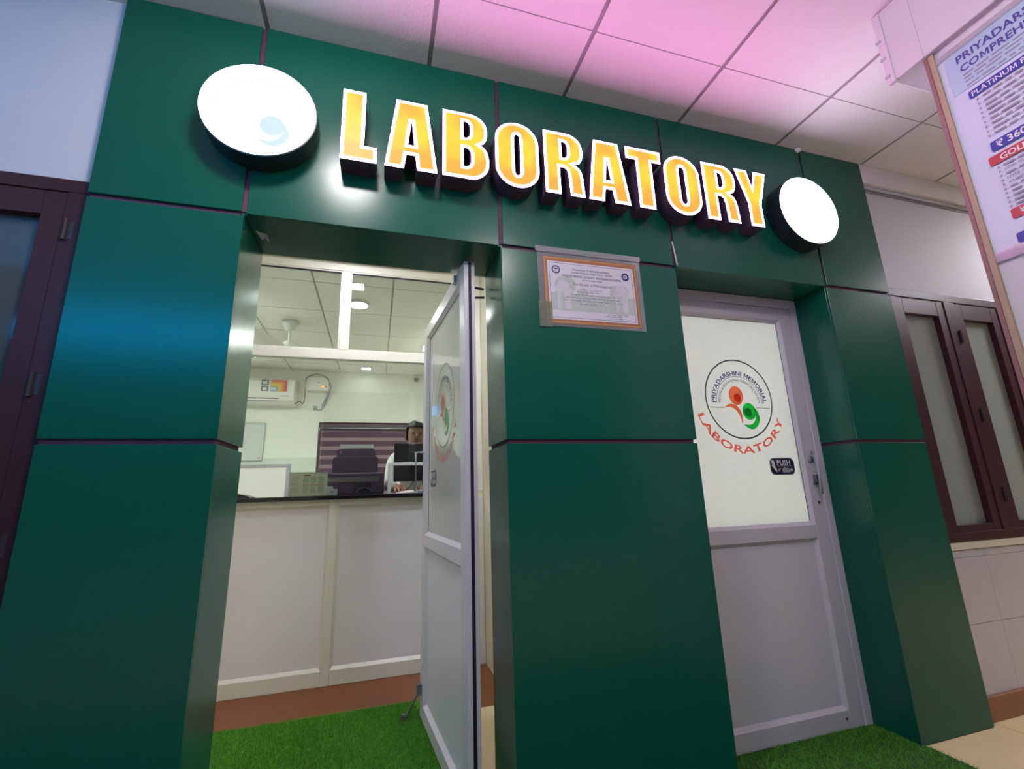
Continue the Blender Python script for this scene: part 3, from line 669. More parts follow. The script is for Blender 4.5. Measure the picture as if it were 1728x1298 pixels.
# ================================================================== PILLAR, BEAM AND POSTER on the right
PX = 1.80
def pillar():
    p = struct(MB().box(PX+0.012, 2.20, -1.42, -0.742, 0.0, 2.476).build('wall_pillar', m_wall), 'white painted pillar carrying the price poster at the right edge', 'pillar')
    B(PX+0.002, PX+0.012, -0.758, -0.7425, 0.0, 2.475).build('corner_strip', mat('beige_strip', (0.44, 0.34, 0.22), 0.5, var=0.15), p)
    B(PX+0.000, PX+0.014, -0.742, -0.731, 0.0, 2.475).build('corner_edge', mat('rosy_brown_strip', (0.28, 0.15, 0.14), 0.5, var=0.15), p)
    bm = struct(MB().box(PX-0.012, 2.30, -3.59, -0.640, 2.476, ZC-0.001).build('trim_3', m_wall, bevel=0.004), 'white boxed beam under the ceiling above the poster', 'beam')
    B(PX-0.016, PX+0.0, -0.652, -0.626, 2.472, ZC-0.002).build('edge_strip', m_alu, bm, bevel=0.003)
    for z in (2.50, 2.58, 2.66): B(PX-0.020, PX-0.012, -0.640, -0.622, z, z+0.012).build('strip_clip', m_alug, bm, bevel=0.002)
    B(PX-0.0135, PX-0.011, -0.742, -0.739, 2.477, ZC-0.003).build('joint_bead', m_alu, bm)
pillar()
def poster():
    y0, z0, w, h = -0.757, 1.700, 0.53, 0.728
    t = thing('price_poster', 'white and blue price list poster taped to the white pillar', 'poster', (PX+0.011, y0, z0))
    nx, nz = 28, 36; mb = MB(); v = []
    random.seed(5)
    def wave(a, b): return 0.0016*math.sin(b*95+4*a)*math.exp(-a*9)+0.0008*math.sin(b*40+a*22)
    for j in range(nz+1):
        for i in range(nx+1):
            a, b = w*i/nx, h*j/nz; v.append((-0.002+wave(a, b)*0.8, -a, b))
    mb.add(v, [(j*(nx+1)+i, j*(nx+1)+i+1, (j+1)*(nx+1)+i+1, (j+1)*(nx+1)+i) for j in range(nz) for i in range(nx)])
    ps = mat('poster_sheet', (0.64, 0.72, 0.84), 0.28, var=0.03, vscale=5); s = mb.build('poster_sheet', ps, t, smooth=True)
    def rect(a, b, c, d): return ([(a, c), (b, c), (b, d), (a, d)], [(0, 1, 2, 3)])
    def P(lst, m, nm, lift):
        mb = MB()
        for vf, o in lst:
            mb.add([(-0.0052-lift, -(a+o[0]), b+o[1]) for a, b in vf[0]], vf[1])
        return mb.build(nm, m, s)
    P([(rect(0.02, w-0.003, 0.575, 0.724), (0, 0))], mat('pale_blue_print', (0.42, 0.60, 0.72), 0.35, var=0.25, vscale=6), 'blue_header_field', -0.0006)
    hd = mat('violet_print', (0.08, 0.06, 0.30), 0.4)
    P([(text2d('PRIYADARSHINI', 0.0365, 0.024, stretch=0.98), (0.050, 0.678)), (text2d('COMPREHENSIVE', 0.0345, 0.024, stretch=0.98), (0.053, 0.640))], hd, 'heading_print', 0.0)
    bl = mat('blue_bar_print', (0.035, 0.05, 0.36), 0.4); rd = mat('red_bar_print', (0.50, 0.05, 0.06), 0.4)
    for q in ((0.054, 0.30, 0.532, 0.560), (0.066, 0.26, 0.322, 0.356), (0.060, 0.30, 0.014, 0.044)): P([(fill2d([rr(*q, 0.005, 3)]), (0, 0))], bl, 'blue_bar', 0.0)
    for q in ((0.052, 0.30, 0.280, 0.310), (0.064, 0.26, 0.090, 0.122)): P([(fill2d([rr(*q, 0.005, 3)]), (0, 0))], rd, 'red_bar', 0.0)
    P([(text2d('PLATINUM PACKAGE', 0.0235, 0.012), (0.062, 0.538)), (text2d('\u20b9 3600', 0.030, 0.02), (0.080, 0.329)), (text2d('GOLD PACKAGE', 0.0255, 0.02), (0.078, 0.286)), (text2d('\u20b9', 0.028, 0.02), (0.085, 0.096))], m_whitep, 'bar_lettering', 0.0004)['kind'] = 'stuff'
    random.seed(11); rows = []
    def words(z, a, b, hgt):
        x = a
        while x < b:
            l = random.uniform(0.014, 0.045); rows.append((rect(x, min(b, x+l), z, z+hgt), (0, 0))); x += l+0.007
    for z, e in ((0.624, 0.20), (0.611, 0.17), (0.598, 0.24), (0.582, 0.15)): words(z, 0.056, 0.056+e, 0.0055)
    for k in range(9):
        z = 0.516-k*0.0175
        rows.append((rect(0.068, 0.073, z, z+0.006), (0, 0)))
        words(z, 0.084, 0.084+random.uniform(0.09, 0.20), 0.0065)
    for k in range(10):
        z = 0.264-k*0.0150
        rows.append((rect(0.066, 0.071, z, z+0.005), (0, 0)))
        if k in (1, 3, 4): continue
        words(z, 0.080, 0.080+random.uniform(0.08, 0.18), 0.006)
    P(rows, m_greyp, 'list_print', 0.0)['kind'] = 'stuff'
    P([(text2d('LIPID PROFILE', 0.0125, 0.01), (0.080, 0.2485)), (text2d('LIVER FUNCTION TEST', 0.0125, 0.01), (0.080, 0.2185)), (text2d('COMPLETE', 0.0125, 0.01), (0.080, 0.2035))], m_greyp, 'list_lettering', 0.0)['kind'] = 'stuff'
    B(-0.0075, -0.0068, -w, 0.0, h-0.004, h+0.016).build('tape_strip', glass('clear_tape'), t)
    B(-0.0066, -0.006, -w, 0.016, -0.022, 0.010).build('tape_strip', glass('clear_tape'), t)
poster()

# ================================================================== COUNTER PARTITION
PY = 1.53; PX0, PX1 = -1.30, 0.698
m_alub = mat('cream_white_aluminium', (0.72, 0.71, 0.64), 0.35, var=0.03)
def partition():
    t = thing('counter_partition', 'white aluminium partition with panels below and glass panes above the counter', 'partition', (0, PY, 0))
    D = 0.05
    def b(x0, x1, z0, z1, name, m=m_alub, y0=0.0, y1=D, bev=0.003): return B(x0, x1, y0, y1, z0, z1).build(name, m, t, bevel=bev)
    posts = [(PX0, PX0+0.045), (-0.270, -0.222), (PX1-0.045, PX1)]
    for a, c in posts: b(a, c, 0.0, 1.028, 'post')
    fields = [(posts[0][1], posts[1][0]), (posts[1][1], posts[2][0])]
    for a, c in fields:
        b(a, c, 0.0, 0.080, 'bottom_rail', y0=0.001); b(a, c, 0.995, 1.028, 'upper_rail', y0=0.001)
        b(a, c, 0.080, 0.995, 'infill_panel', m_board, 0.018, 0.03, 0)
        mb = MB(); k = 0.016
        o = [(a, 0.08), (c, 0.08), (c, 0.995), (a, 0.995)]; i = [(a+k, 0.08+k), (c-k, 0.08+k), (c-k, 0.995-k), (a+k, 0.995-k)]
        mb.add([(x, 0.002, z) for x, z in o]+[(x, 0.0175, z) for x, z in i], [(q, (q+1) % 4, 4+(q+1) % 4, 4+q) for q in range(4)]).build('glazing_bead', m_alub, t)
    # upper part
    b(PX0, PX0+0.045, 1.0555, 2.70, 'upper_post'); b(PX1-0.045, PX1, 1.0555, 2.70, 'upper_post')
    b(PX0+0.045, PX1-0.045, 1.935, 2.000, 'transom', y0=0.001); b(PX0+0.045, PX1-0.045, 2.575, 2.70, 'top_rail', y0=0.001)
    b(PX0+0.045, PX1-0.045, 2.625, 2.632, 'top_bead', y0=-0.006, y1=0.002, bev=0)
    b(-0.272, -0.218, 2.0, 2.575, 'mullion', y0=0.0005)
    for a, c in ((PX0+0.045, -0.272), (-0.218, PX1-0.045)):
        B(a, c, 0.022, 0.027, 2.0, 2.575).build('glass_pane', m_glass, t)
        mb = MB(); k = 0.008
        mb.box(a, c, 0.008, 0.022, 2.567, 2.575).box(a, a+k, 0.008, 0.022, 2.0, 2.567).box(c-k, c, 0.008, 0.022, 2.0, 2.567).box(a, c, 0.008, 0.022, 2.0, 2.008).build('glazing_bead', m_alub, t)
        B(a+k, c-k, 0.0085, 0.0215, 2.560, 2.567).build('gasket', m_rubber, t)
    hl0, hl1, hr0, hr1, hz = -1.02, -0.512, 0.070, 0.58, 1.252
    B(PX0+0.045, PX1-0.045, 0.022, 0.027, hz, 1.935).build('glass_pane', m_glass, t)
    B(hl1, hr0, 0.022, 0.027, 1.0555, hz).build('glass_pane', m_glass, t)
    for a, c in ((hl0, hl1), (hr0, hr1)):
        f = MB(); f.box(a, c, 0.010, 0.040, hz-0.020, hz).box(a, a+0.020, 0.010, 0.040, 1.0555, hz-0.020).box(c-0.020, c, 0.010, 0.040, 1.0555, hz-0.020)
        f.build('hatch_frame', m_alug, t, bevel=0.002)['label'] = 'grey aluminium frame of a service hatch in the glass'
partition()
ct = tag(B(PX0+0.002, 0.585, 1.49, 2.12, 1.029, 1.055).build('countertop', m_granite, bevel=0.004), 'black polished granite countertop on the white partition', 'countertop')
for x in (-1.2, 0.5): B(x, x+0.06, 1.60, 2.08, 0.0, 1.0285).build('support_leg', m_alub, ct)

# ================================================================== THINGS ON AND BEHIND THE COUNTER
CT = 1.0555
def calendar():
    t = thing('desk_calendar', 'spiral bound desk calendar with printed columns standing behind the glass', 'calendar', (-0.535, 1.66, CT), R(2))
    pap = mat('calendar_paper', (0.62, 0.62, 0.48), 0.6)
    w, h, d = 0.228, 0.150, 0.045
    fn = lambda a, b: (a, d*b/h, b)
    mb = MB(); mb.add([fn(0, 0), fn(w, 0), fn(w, h), fn(0, h), (0, d+0.05, 0), (w, d+0.05, 0)], [(0, 1, 2, 3), (3, 2, 5, 4), (0, 4, 5, 1)]).build('calendar_card', pap, t)
    def rect(a, b, c, e): return [fn(a, c), fn(b, c), fn(b, e), fn(a, e)]
    gm, rm = mat('calendar_print', (0.30, 0.31, 0.24), 0.6), mat('calendar_red', (0.38, 0.05, 0.045), 0.6)
    g = MB(); r = MB(); up = lambda q: [(x, y-0.0008, z) for x, y, z in q]
    r.add(up(rect(0.085, 0.124, 0.128, 0.136)), [(0, 1, 2, 3)]).add(up(rect(0.082, 0.215, 0.068, 0.071)), [(0, 1, 2, 3)]).build('red_print', rm, t)
    for (x0, x1) in ((0.084, 0.121), (0.128, 0.165), (0.172, 0.212)):
        for z0, z1 in ((0.075, 0.124), (0.022, 0.064)):
            z = z0
            while z < z1: g.add(up(rect(x0, x1-random.random()*0.008, z, z+0.003)), [(0, 1, 2, 3)]); z += 0.0055
    for z in (0.12, 0.11, 0.10, 0.088, 0.078, 0.072, 0.062, 0.05, 0.044, 0.038, 0.030, 0.022): g.add(up(rect(0.012, 0.075-random.random()*0.02, z, z+0.0028)), [(0, 1, 2, 3)])
    g.build('column_print', gm, t)
    sp = MB()
    for k in range(24):
        x = 0.006+k*(w-0.012)/23; sp.tube([(x, d-0.006, h-0.008), (x, d-0.003, h+0.005), (x, d+0.004, h+0.005), (x, d+0.007, h-0.008)], 0.0012, 4)
    sp.build('spiral_binding', m_steel, t)
calendar()
def small_boxes():
    for i, (x, z, w, h, lab) in enumerate(((-0.303, CT, 0.062, 0.040, 'small white carton with a dark mark beside the calendar'), (-0.302, CT+0.0405, 0.034, 0.018, 'tiny white carton lying on top of the larger white carton'))):
        t = thing('carton', lab, 'box', (x, 1.63, z))
        B(0, w, 0, 0.04, 0, h).build('carton_body', m_paper, t, bevel=0.0015)
        if i == 0: B(0.018, 0.046, -0.0006, 0, 0.021, 0.025).build('carton_mark', m_dark, t)
        else: B(0.004, 0.030, -0.0005, 0, 0.012, 0.014).build('carton_flap_line', m_greyp, t)
small_boxes()
def printer():
    t = thing('printer', 'dark purple printer with raised rear paper tray behind the glass', 'printer', (-0.15, 1.86, CT))
    pm = mat('plum_plastic', (0.115, 0.058, 0.130), 0.4, var=0.04); pd = mat('dark_plum', (0.050, 0.022, 0.060), 0.4); pl = mat('plum_grey', (0.24, 0.20, 0.22), 0.4)
    B(-0.205, 0.205, 0, 0.25, 0.0, 0.150).build('printer_body', pm, t, bevel=0.012, seg=3)
    B(-0.20, 0.17, -0.003, 0.004, 0.088, 0.120).build('front_band', pl, t, bevel=0.001)
    B(0.005, 0.118, -0.003, 0.004, 0.004, 0.080).build('output_slot', pd, t, bevel=0.002)
    def plate(w, z0, z1, r, y0, y1, nm, m, lean):
        mb = MB().prism(rr(-w/2, w/2, z0, z1, r, 5, (0, 0, 1, 1)), lambda a, b, d: (a, d+(b-0.14)*lean, b), y0, y1); return mb.build(nm, m, t)
    plate(0.312, 0.135, 0.268, 0.022, 0.10, 0.112, 'tray_front', pm, 0.1)
    mb = MB(); rim = rr(-0.158, 0.158, 0.138, 0.274, 0.024, 5, (0, 0, 1, 1)); inn = rr(-0.154, 0.154, 0.138, 0.270, 0.022, 5, (0, 0, 1, 1)); n = len(rim)
    mb.prism(rim, lambda a, b, d: (a, d+(b-0.14)*0.1, b), 0.1125, 0.118).build('tray_rim', mat('plum_rim', (0.22, 0.14, 0.22), 0.4), t)
    plate(0.272, 0.150, 0.336, 0.022, 0.160, 0.168, 'paper_support', pm, 0.15)
    B(-0.112, -0.106, 0.181, 0.187, 0.300, 0.326).build('support_mark', m_greyp, t)
    mb = MB().add([(-0.12, 0.185, 0.14), (0.12, 0.185, 0.14), (0.12, 0.222, 0.372), (-0.12, 0.222, 0.372), (-0.12, 0.192, 0.14), (0.12, 0.192, 0.14), (0.12, 0.228, 0.372), (-0.12, 0.228, 0.372)], [(0, 1, 2, 3), (7, 6, 5, 4), (3, 2, 6, 7), (0, 3, 7, 4), (1, 5, 6, 2)])
    mb.build('paper_sheet', m_paper, t)
printer()
cb = thing('cable_coil', 'black looped cable lying on the counter in front of the printer', 'cable', (-0.075, 1.70, CT))
for k in range(3):
    MB().tube([((0.050-0.004*k)*math.cos(R(a)), 0.012*k+0.02*math.sin(R(a*1.0)), 0.006+(0.034-0.004*k)*math.sin(R(a))) for a in range(0, 181, 12)], 0.005, 6).build('cable_loop', m_black, cb, smooth=True)
def monitor():
    t = thing('monitor', 'dark computer monitor seen from behind at the right hatch', 'monitor', (0.345, 1.93, CT))
    mm = mat('monitor_shell', (0.028, 0.020, 0.034), 0.4); 
    B(-0.225, 0.225, 0, 0.018, 0.085, 0.365).build('screen_back', mm, t, bevel=0.006)
    B(-0.11, 0.11, -0.018, 0.001, 0.13, 0.30).build('rear_housing', m_black, t, bevel=0.01)
    B(-0.02, 0.02, -0.016, 0.0, 0.012, 0.16).build('stand_neck', m_black, t, bevel=0.003); B(-0.055, 0.055, -0.07, 0.06, 0.0, 0.012).build('stand_foot', m_black, t, bevel=0.004)
    MB().tube([(-0.03, -0.012, 0.14), (-0.07, -0.03, 0.10), (-0.12, -0.03, 0.03), (-0.15, -0.02, 0.004)], 0.003, 6).build('cable', m_black, t, smooth=True)
monitor()
bk = thing('keyboard', 'low black keyboard tray lying at the left end of the countertop', 'keyboard', (-0.80, 1.545, CT))
MB().prism([(-0.30, 0.0), (0.085, 0.0), (0.075, 0.008), (0.030, 0.022), (-0.30, 0.024)], lambda a, b, d: (a, d, b), 0.0, 0.13).build('keyboard_body', m_black, bk, bevel=0.002)
for k in range(9): B(-0.27+k*0.031, -0.245+k*0.031, 0.03, 0.10, 0.0245, 0.028).build('key_row', m_rubber, bk)
pp = thing('paper_bundle', 'crumpled papers lying under the hands at the right hatch', 'papers', (0.12, 1.60, CT))
for k in range(3):
    a = 0.012*k
    MB().add([(0.0+a, 0.0+a, 0.0008+k*0.0035), (0.20-a, 0.01, 0.0008+k*0.0035), (0.21, 0.15, 0.004+k*0.0035), (0.02, 0.16-a, 0.006+k*0.004), (0.1, 0.05, 0.010+k*0.004)], [(0, 1, 4), (1, 2, 4), (2, 3, 4), (3, 0, 4)]).build('paper_sheet', m_paper, pp)

# ---- person behind the counter
def person():
    skin = mat('skin', (0.30, 0.14, 0.085), 0.5, var=0.05); coat = mat('white_coat', (0.74, 0.74, 0.70), 0.7, bump=0.1, bscale=40); hairm = mat('black_hair', (0.012, 0.010, 0.012), 0.5, bump=0.3, bscale=150)
    trs = mat('dark_trousers', (0.03, 0.03, 0.045), 0.8)
    t = thing('person', 'person in a white coat with dark hair behind the monitor, hands on the counter', 'person', (0.30, 2.30, 0))
    def skinned(name, m, verts, edges, radii, root=0, parent=t, sub=2):
        me = bpy.data.meshes.new(name); me.from_pydata(verts, edges, []); me.materials.append(m)
        o = bpy.data.objects.new(name, me); COL.objects.link(o); o.parent = parent
        sm = o.modifiers.new('skin', 'SKIN'); sm.use_smooth_shade = True
        ly = me.skin_vertices[0] if len(me.skin_vertices) else None
        for v, r in zip(ly.data, radii): v.radius = r if isinstance(r, tuple) else (r, r)
        for v in ly.data: v.use_root = False
        ly.data[root].use_root = True
        ss = o.modifiers.new('sub', 'SUBSURF'); ss.levels = sub; ss.render_levels = sub
        return o
    # facing -y (towards the counter); x to the viewer's right
    V, E, Rr = [], [], []
    def v(p, r): V.append(p); Rr.append(r); return len(V)-1
    def ch(a, b): E.append((a, b))
    pel = v((0, 0.02, 0.92), (0.16, 0.11)); wa = v((0, 0.02, 1.05), (0.135, 0.10)); chs = v((0, 0.0, 1.22), (0.155, 0.105)); sh = v((0, -0.02, 1.335), (0.09, 0.07)); nk = v((0, -0.04, 1.405), 0.048); hd0 = v((0, -0.06, 1.455), (0.062, 0.072)); hd1 = v((0, -0.06, 1.53), (0.075, 0.09)); hd2 = v((0, -0.045, 1.60), (0.066, 0.080))
    for a, b in ((pel, wa), (wa, chs), (chs, sh), (sh, nk), (nk, hd0), (hd0, hd1), (hd1, hd2)): ch(a, b)
    hands = []
    for s, el, wr in ((-1, (-0.20, -0.20, 1.105), (-0.155, -0.52, 1.092)), (1, (0.225, -0.20, 1.105), (0.03, -0.52, 1.092))):
        s1 = v((s*0.165, -0.01, 1.325), 0.058); e = v(el, 0.042); w_ = v(wr, 0.028)
        ch(sh, s1); ch(s1, e); ch(e, w_); hands.append((w_, wr, s))
        k = Vector((0.10 if s < 0 else -0.02, -0.99, -0.12)).normalized()
        side = Vector((1, 0.1, 0))
        palm = v(tuple(Vector(wr)+k*0.055), (0.030, 0.017)); ch(w_, palm)
        for q, (off, ln) in enumerate(((-0.028, 0.062), (-0.009, 0.072), (0.010, 0.068), (0.028, 0.052))):
            b0 = v(tuple(Vector(wr)+k*0.078+side*off), 0.0095); b1 = v(tuple(Vector(wr)+k*(0.078+ln*0.55)+side*off*1.15+Vector((0, 0, 0.006))), 0.0085); b2 = v(tuple(Vector(wr)+k*(0.078+ln*0.95)+side*off*1.2+Vector((0, 0, -0.014))), 0.0075)
            ch(palm, b0); ch(b0, b1); ch(b1, b2)
        t0 = v(tuple(Vector(wr)+k*0.030+side*(0.034*-s)), 0.0105); t1 = v(tuple(Vector(wr)+k*0.070+side*(0.056*-s)), 0.0085)
        ch(w_, t0); ch(t0, t1)
    for s in (-1, 1):
        h = v((s*0.09, 0.02, 0.84), 0.085); kn = v((s*0.10, 0.0, 0.48), 0.058); an = v((s*0.10, 0.03, 0.09), 0.040); ft = v((s*0.11, -0.10, 0.04), 0.038)
        ch(pel, h); ch(h, kn); ch(kn, an); ch(an, ft)
    body = skinned('body', skin, V, E, Rr)
    # coat and trousers follow the body
    V, E, Rr = [], [], []
    a0 = v((0, 0.02, 0.72), (0.19, 0.14)); a1 = v((0, 0.02, 0.92), (0.18, 0.13)); a2 = v((0, 0.02, 1.06), (0.155, 0.118)); a3 = v((0, 0.0, 1.22), (0.172, 0.122)); a4 = v((0, -0.02, 1.34), (0.10, 0.082)); a5 = v((0, -0.035, 1.385), (0.06, 0.06))
    for p, q in ((a0, a1), (a1, a2), (a2, a3), (a3, a4), (a4, a5)): ch(p, q)
    for s, el, wr in ((-1, (-0.20, -0.20, 1.105), (-0.165, -0.485, 1.095)), (1, (0.225, -0.20, 1.105), (0.05, -0.485, 1.095))):
        s1 = v((s*0.17, -0.01, 1.33), 0.070); e = v(el, 0.046); w_ = v(wr, 0.036); ch(a4, s1); ch(s1, e); ch(e, w_)
    skinned('coat', coat, V, E, Rr, 1)
    V, E, Rr = [], [], []
    p0 = v((0, 0.02, 0.90), (0.165, 0.115))
    for s in (-1, 1):
        h = v((s*0.09, 0.02, 0.82), 0.092); kn = v((s*0.10, 0.0, 0.48), 0.068); an = v((s*0.10, 0.03, 0.12), 0.056); ch(p0, h); ch(h, kn); ch(kn, an)
    skinned('trousers', trs, V, E, Rr)
    # hair cap, ears, eyes, nose, mouth
    mb = MB(); n, m_ = 20, 9; vs = []
    for j in range(m_):
        el = R(90-j*15)
        for i in range(n):
            a = 2*math.pi*i/n; fr_ = max(0, -math.sin(a)); lim = el if fr_ < 0.3 else max(el, R(24))
            vs.append((0.088*math.cos(lim)*math.cos(a), -0.05+0.103*math.cos(lim)*math.sin(a), 1.535+0.108*math.sin(lim)))
    mb.add(vs, [(j*n+i, j*n+(i+1) % n, (j+1)*n+(i+1) % n, (j+1)*n+i) for j in range(m_-1) for i in range(n)]).build('hair', hairm, t, smooth=True)
    for s in (-1, 1):
        MB().lathe([(0, -0.010), (0.010, -0.006), (0.014, 0.0), (0.010, 0.006), (0, 0.010)], (s*0.030, -0.138, 1.525), 10, fn=lambda a, b, c: (a, c, b*0.6)).build('eye', m_dark, t, smooth=True)
        MB().lathe([(0, -0.006), (0.022, -0.003), (0.026, 0.003), (0, 0.006)], (s*0.082, -0.05, 1.51), 10, fn=lambda a, b, c: (c, a*0.7, b*1.2)).build('ear', skin, t, smooth=True)
    MB().tube([(0, -0.142, 1.525), (0, -0.156, 1.50), (0, -0.166, 1.482), (0, -0.145, 1.474)], [0.007, 0.011, 0.014, 0.008], 8).build('nose', skin, t, smooth=True)
    MB().tube([(-0.026, -0.132, 1.448), (0, -0.146, 1.446), (0.026, -0.132, 1.448)], [0.004, 0.008, 0.004], 8).build('mouth', mat('lips', (0.28, 0.09, 0.07), 0.5), t, smooth=True)
person()

# ---- back wall of the lab
def air_conditioner():
    t = thing('air_conditioner', 'white wall mounted air conditioner with colourful rating sticker', 'air conditioner', (-2.08, 4.80, 2.20))
    L = 1.045
    prof = [(0.0, 0.0), (-0.16, 0.0), (-0.225, 0.045), (-0.235, 0.11), (-0.225, 0.29), (-0.19, 0.325), (0.0, 0.335)]
    hs = MB().prism(prof, lambda a, b, d: (d, a, b), 0.0, L).build('housing', m_white, t, bevel=0.006)
    B(0.05, L-0.17, -0.239, -0.215, 0.060, 0.072).build('outlet_slot', m_black, t); B(0.05, L-0.17, -0.236, -0.215, 0.030, 0.036).build('louvre_gap', m_greyp, t)
    B(0.04, L-0.16, -0.240, -0.220, 0.038, 0.058).build('louvre', m_white, t, bevel=0.002)
    B(0.51, 0.53, -0.243, -0.23, 0.045, 0.076).build('louvre_clip', m_black, t)
    y = -0.2355; cols = [('sticker_red', (0.45, 0.05, 0.09), 0.82, 1.005, 0.155, 0.300), ('sticker_orange', (0.72, 0.28, 0.03), 0.82, 0.972, 0.155, 0.276), ('sticker_yellow', (0.70, 0.48, 0.04), 0.82, 0.940, 0.155, 0.250), ('sticker_teal', (0.20, 0.36, 0.36), 0.82, 0.905, 0.155, 0.215), ('sticker_pale', (0.6, 0.62, 0.6), 0.825, 0.885, 0.17, 0.205)]
    x_off = -0.045
    for k, (nm, c, a, b_, z0, z1) in enumerate(cols): B(a+x_off, b_+x_off, y-0.004-0.0006*k, y, z0, z1).build('rating_sticker', mat(nm, c, 0.5), hs)
    for (a, z0) in ((0.70, 0.232), (0.70, 0.155)):
        B(a-0.03, a+0.05, y-0.004, y, z0, z0+0.068).build('icon_sticker', mat('icon_grey', (0.12, 0.13, 0.13), 0.5), hs); B(a-0.012, a+0.032, y-0.0048, y, z0+0.012, z0+0.045).build('icon_mark', m_paper, hs)
    for (a, b_) in ((0.35, 0.39), (0.40, 0.435), (0.445, 0.49)): B(a, b_, y-0.004, y, 0.245, 0.285).build('feature_sticker', mat('icon_grey_green', (0.16, 0.20, 0.16), 0.5), hs)
    B(0.90, 0.99, y-0.0045, y, 0.092, 0.100).build('nameplate', m_greyp, hs)
    MB().tube([(L, -0.15, 0.015), (L+0.03, -0.15, 0.03), (L+0.05, -0.15, 0.05), (L+0.075, -0.15, 0.04), (L+0.095, -0.15, 0.015), (L+0.112, -0.15, 0.04), (L+0.118, -0.15, 0.12), (L+0.108, -0.15, 0.28), (L+0.118, -0.15, 0.36), (L+0.15, -0.15, 0.385), (L+0.23, -0.15, 0.415), (L+0.31, -0.15, 0.405), (L+0.37, -0.15, 0.37), (L+0.395, -0.13, 0.33)], 0.008, 6).build('power_cable', m_steel, t, smooth=True)
air_conditioner()
def stabilizer():
    t = thing('voltage_stabilizer', 'pale stabilizer box with orange display hung beside the air conditioner', 'stabilizer', (-0.90, 4.80, 2.405))
    MB().prism([(0, 0), (-0.13, 0.0), (-0.14, 0.02), (-0.125, 0.175), (-0.11, 0.185), (0, 0.185)], lambda a, b, d: (d, a, b), 0, 0.258).build('box_body', m_white, t, bevel=0.006)
    bb = [c for c in COL.objects if c.parent == t][-1]
    B(0.175, 0.21, -0.147, -0.132, 0.038, 0.056).build('display', emit('orange_display', (1.6, 0.55, 0.08)), bb); B(0.21, 0.235, -0.146, -0.132, 0.040, 0.054).build('display_window', m_steel, bb)
    B(0.12, 0.15, -0.14, -0.128, 0.098, 0.108).build('nameplate', m_steel, bb); B(0.252, 0.262, -0.10, -0.05, 0.07, 0.13).build('switch', m_black, bb)
    MB().tube([(0.26, -0.08, 0.12), (0.285, -0.07, 0.08), (0.27, -0.05, 0.0), (0.235, -0.03, -0.10), (0.205, -0.02, -0.18), (0.17, -0.02, -0.235), (0.135, -0.02, -0.24), (0.115, -0.02, -0.215)], 0.006, 6).build('mains_lead', m_greyp, t, smooth=True)
    MB().tube([(0.255, -0.06, 0.02), (0.225, -0.03, -0.08), (0.19, -0.02, -0.15), (0.175, -0.02, -0.185), (0.20, -0.02, -0.17), (0.225, -0.02, -0.10)], 0.005, 6).build('mains_lead', m_greyp, t, smooth=True)
    B(0.075, 0.12, -0.05, -0.01, -0.235, -0.19).build('plug', m_greyp, t, bevel=0.006)
stabilizer()
def whiteboard():
    t = thing('whiteboard', 'plain whitish board with a red corner mark under the air conditioner', 'board', (-2.05, 4.786, 1.51))
    B(0, 0.68, -0.02, 0, 0, 0.48).build('board_panel', mat('board_grey', (0.55, 0.58, 0.56), 0.25, var=0.12, vscale=3), t, bevel=0.003)
    B(0, 0.68, -0.024, 0.0, 0.452, 0.48).build('top_rail', mat('board_rail', (0.42, 0.45, 0.43), 0.3), t); B(0, 0.67, -0.023, 0, -0.004, 0.006).build('bottom_edge', m_steel, t)
    B(0.625, 0.655, -0.0215, -0.019, 0.028, 0.040).build('corner_mark', m_red, t)
whiteboard()
def back_window():
    w = struct(thing('window_3', 'back window of the lab behind purple striped blinds', 'window', (0, 4.80, 0)))
    x0, x1, z0, z1 = -0.748, 0.92, 1.02, 2.006
    B(x0, x1, 0.075, 0.09, z0, z1).build('dark_pane', mat('night_pane', (0.015, 0.014, 0.018), 0.15), w)
    for a, b in ((x0, x0+0.022), (x1-0.022, x1)): B(a, b, -0.004, 0.075, z0, z1).build('window_frame', m_brown, w)
    B(x0+0.022, x1-0.022, -0.004, 0.075, z1-0.02, z1).build('window_frame', m_brown, w); B(x0+0.022, x1-0.022, -0.004, 0.075, z0, z0+0.02).build('window_frame', m_brown, w)
    t = thing('zebra_blind', 'purple and mauve striped zebra blind covering the back window', 'blind', (0, 4.80, 0))
    ma, mb_ = mat('blind_purple', (0.085, 0.036, 0.070), 0.55, var=0.1, vscale=30), mat('blind_mauve', (0.27, 0.18, 0.21), 0.55, var=0.08, vscale=30)
    B(x0+0.03, x1-0.27, -0.012, 0.03, z1-0.085, z1-0.022).build('head_box', mat('blind_head', (0.10, 0.075, 0.10), 0.35), t, bevel=0.006)
    z = z1-0.085; k = 0; first = None
    seq = [(0.030, 0), (0.012, 1), (0.072, 0), (0.047, 1)]+[(0.070, 0), (0.047, 1)]*7
    for hgt, c in seq:
        if z-hgt < z0+0.03: break
        B(x0+0.03, x1-0.27, 0.006+0.003*c, 0.010+0.003*c, z-hgt, z).build('dark_band' if c == 0 else 'light_band', mb_ if c else ma, t); z -= hgt
    MB().tube([(x0+0.008, -0.02, 1.925), (0.58, -0.02, 1.925)], 0.006, 8).box(x0+0.01, x0+0.02, -0.02, 0.0, 1.89, 1.935).build('curtain_rod', m_chrome, t, smooth=True)
back_window()
cc = thing('security_camera', 'tiny dark dome camera high on the lab back wall', 'camera', (0.493, 4.80, 2.625))
B(-0.03, 0.03, -0.02, 0.0, -0.01, 0.05).build('mount', m_white, cc, bevel=0.003)
MB().lathe([(0, -0.035), (0.022, -0.026), (0.032, -0.004), (0.030, 0.016), (0.0, 0.02)], (0, -0.045, -0.006), 14).build('dome', m_steel, cc, smooth=True)

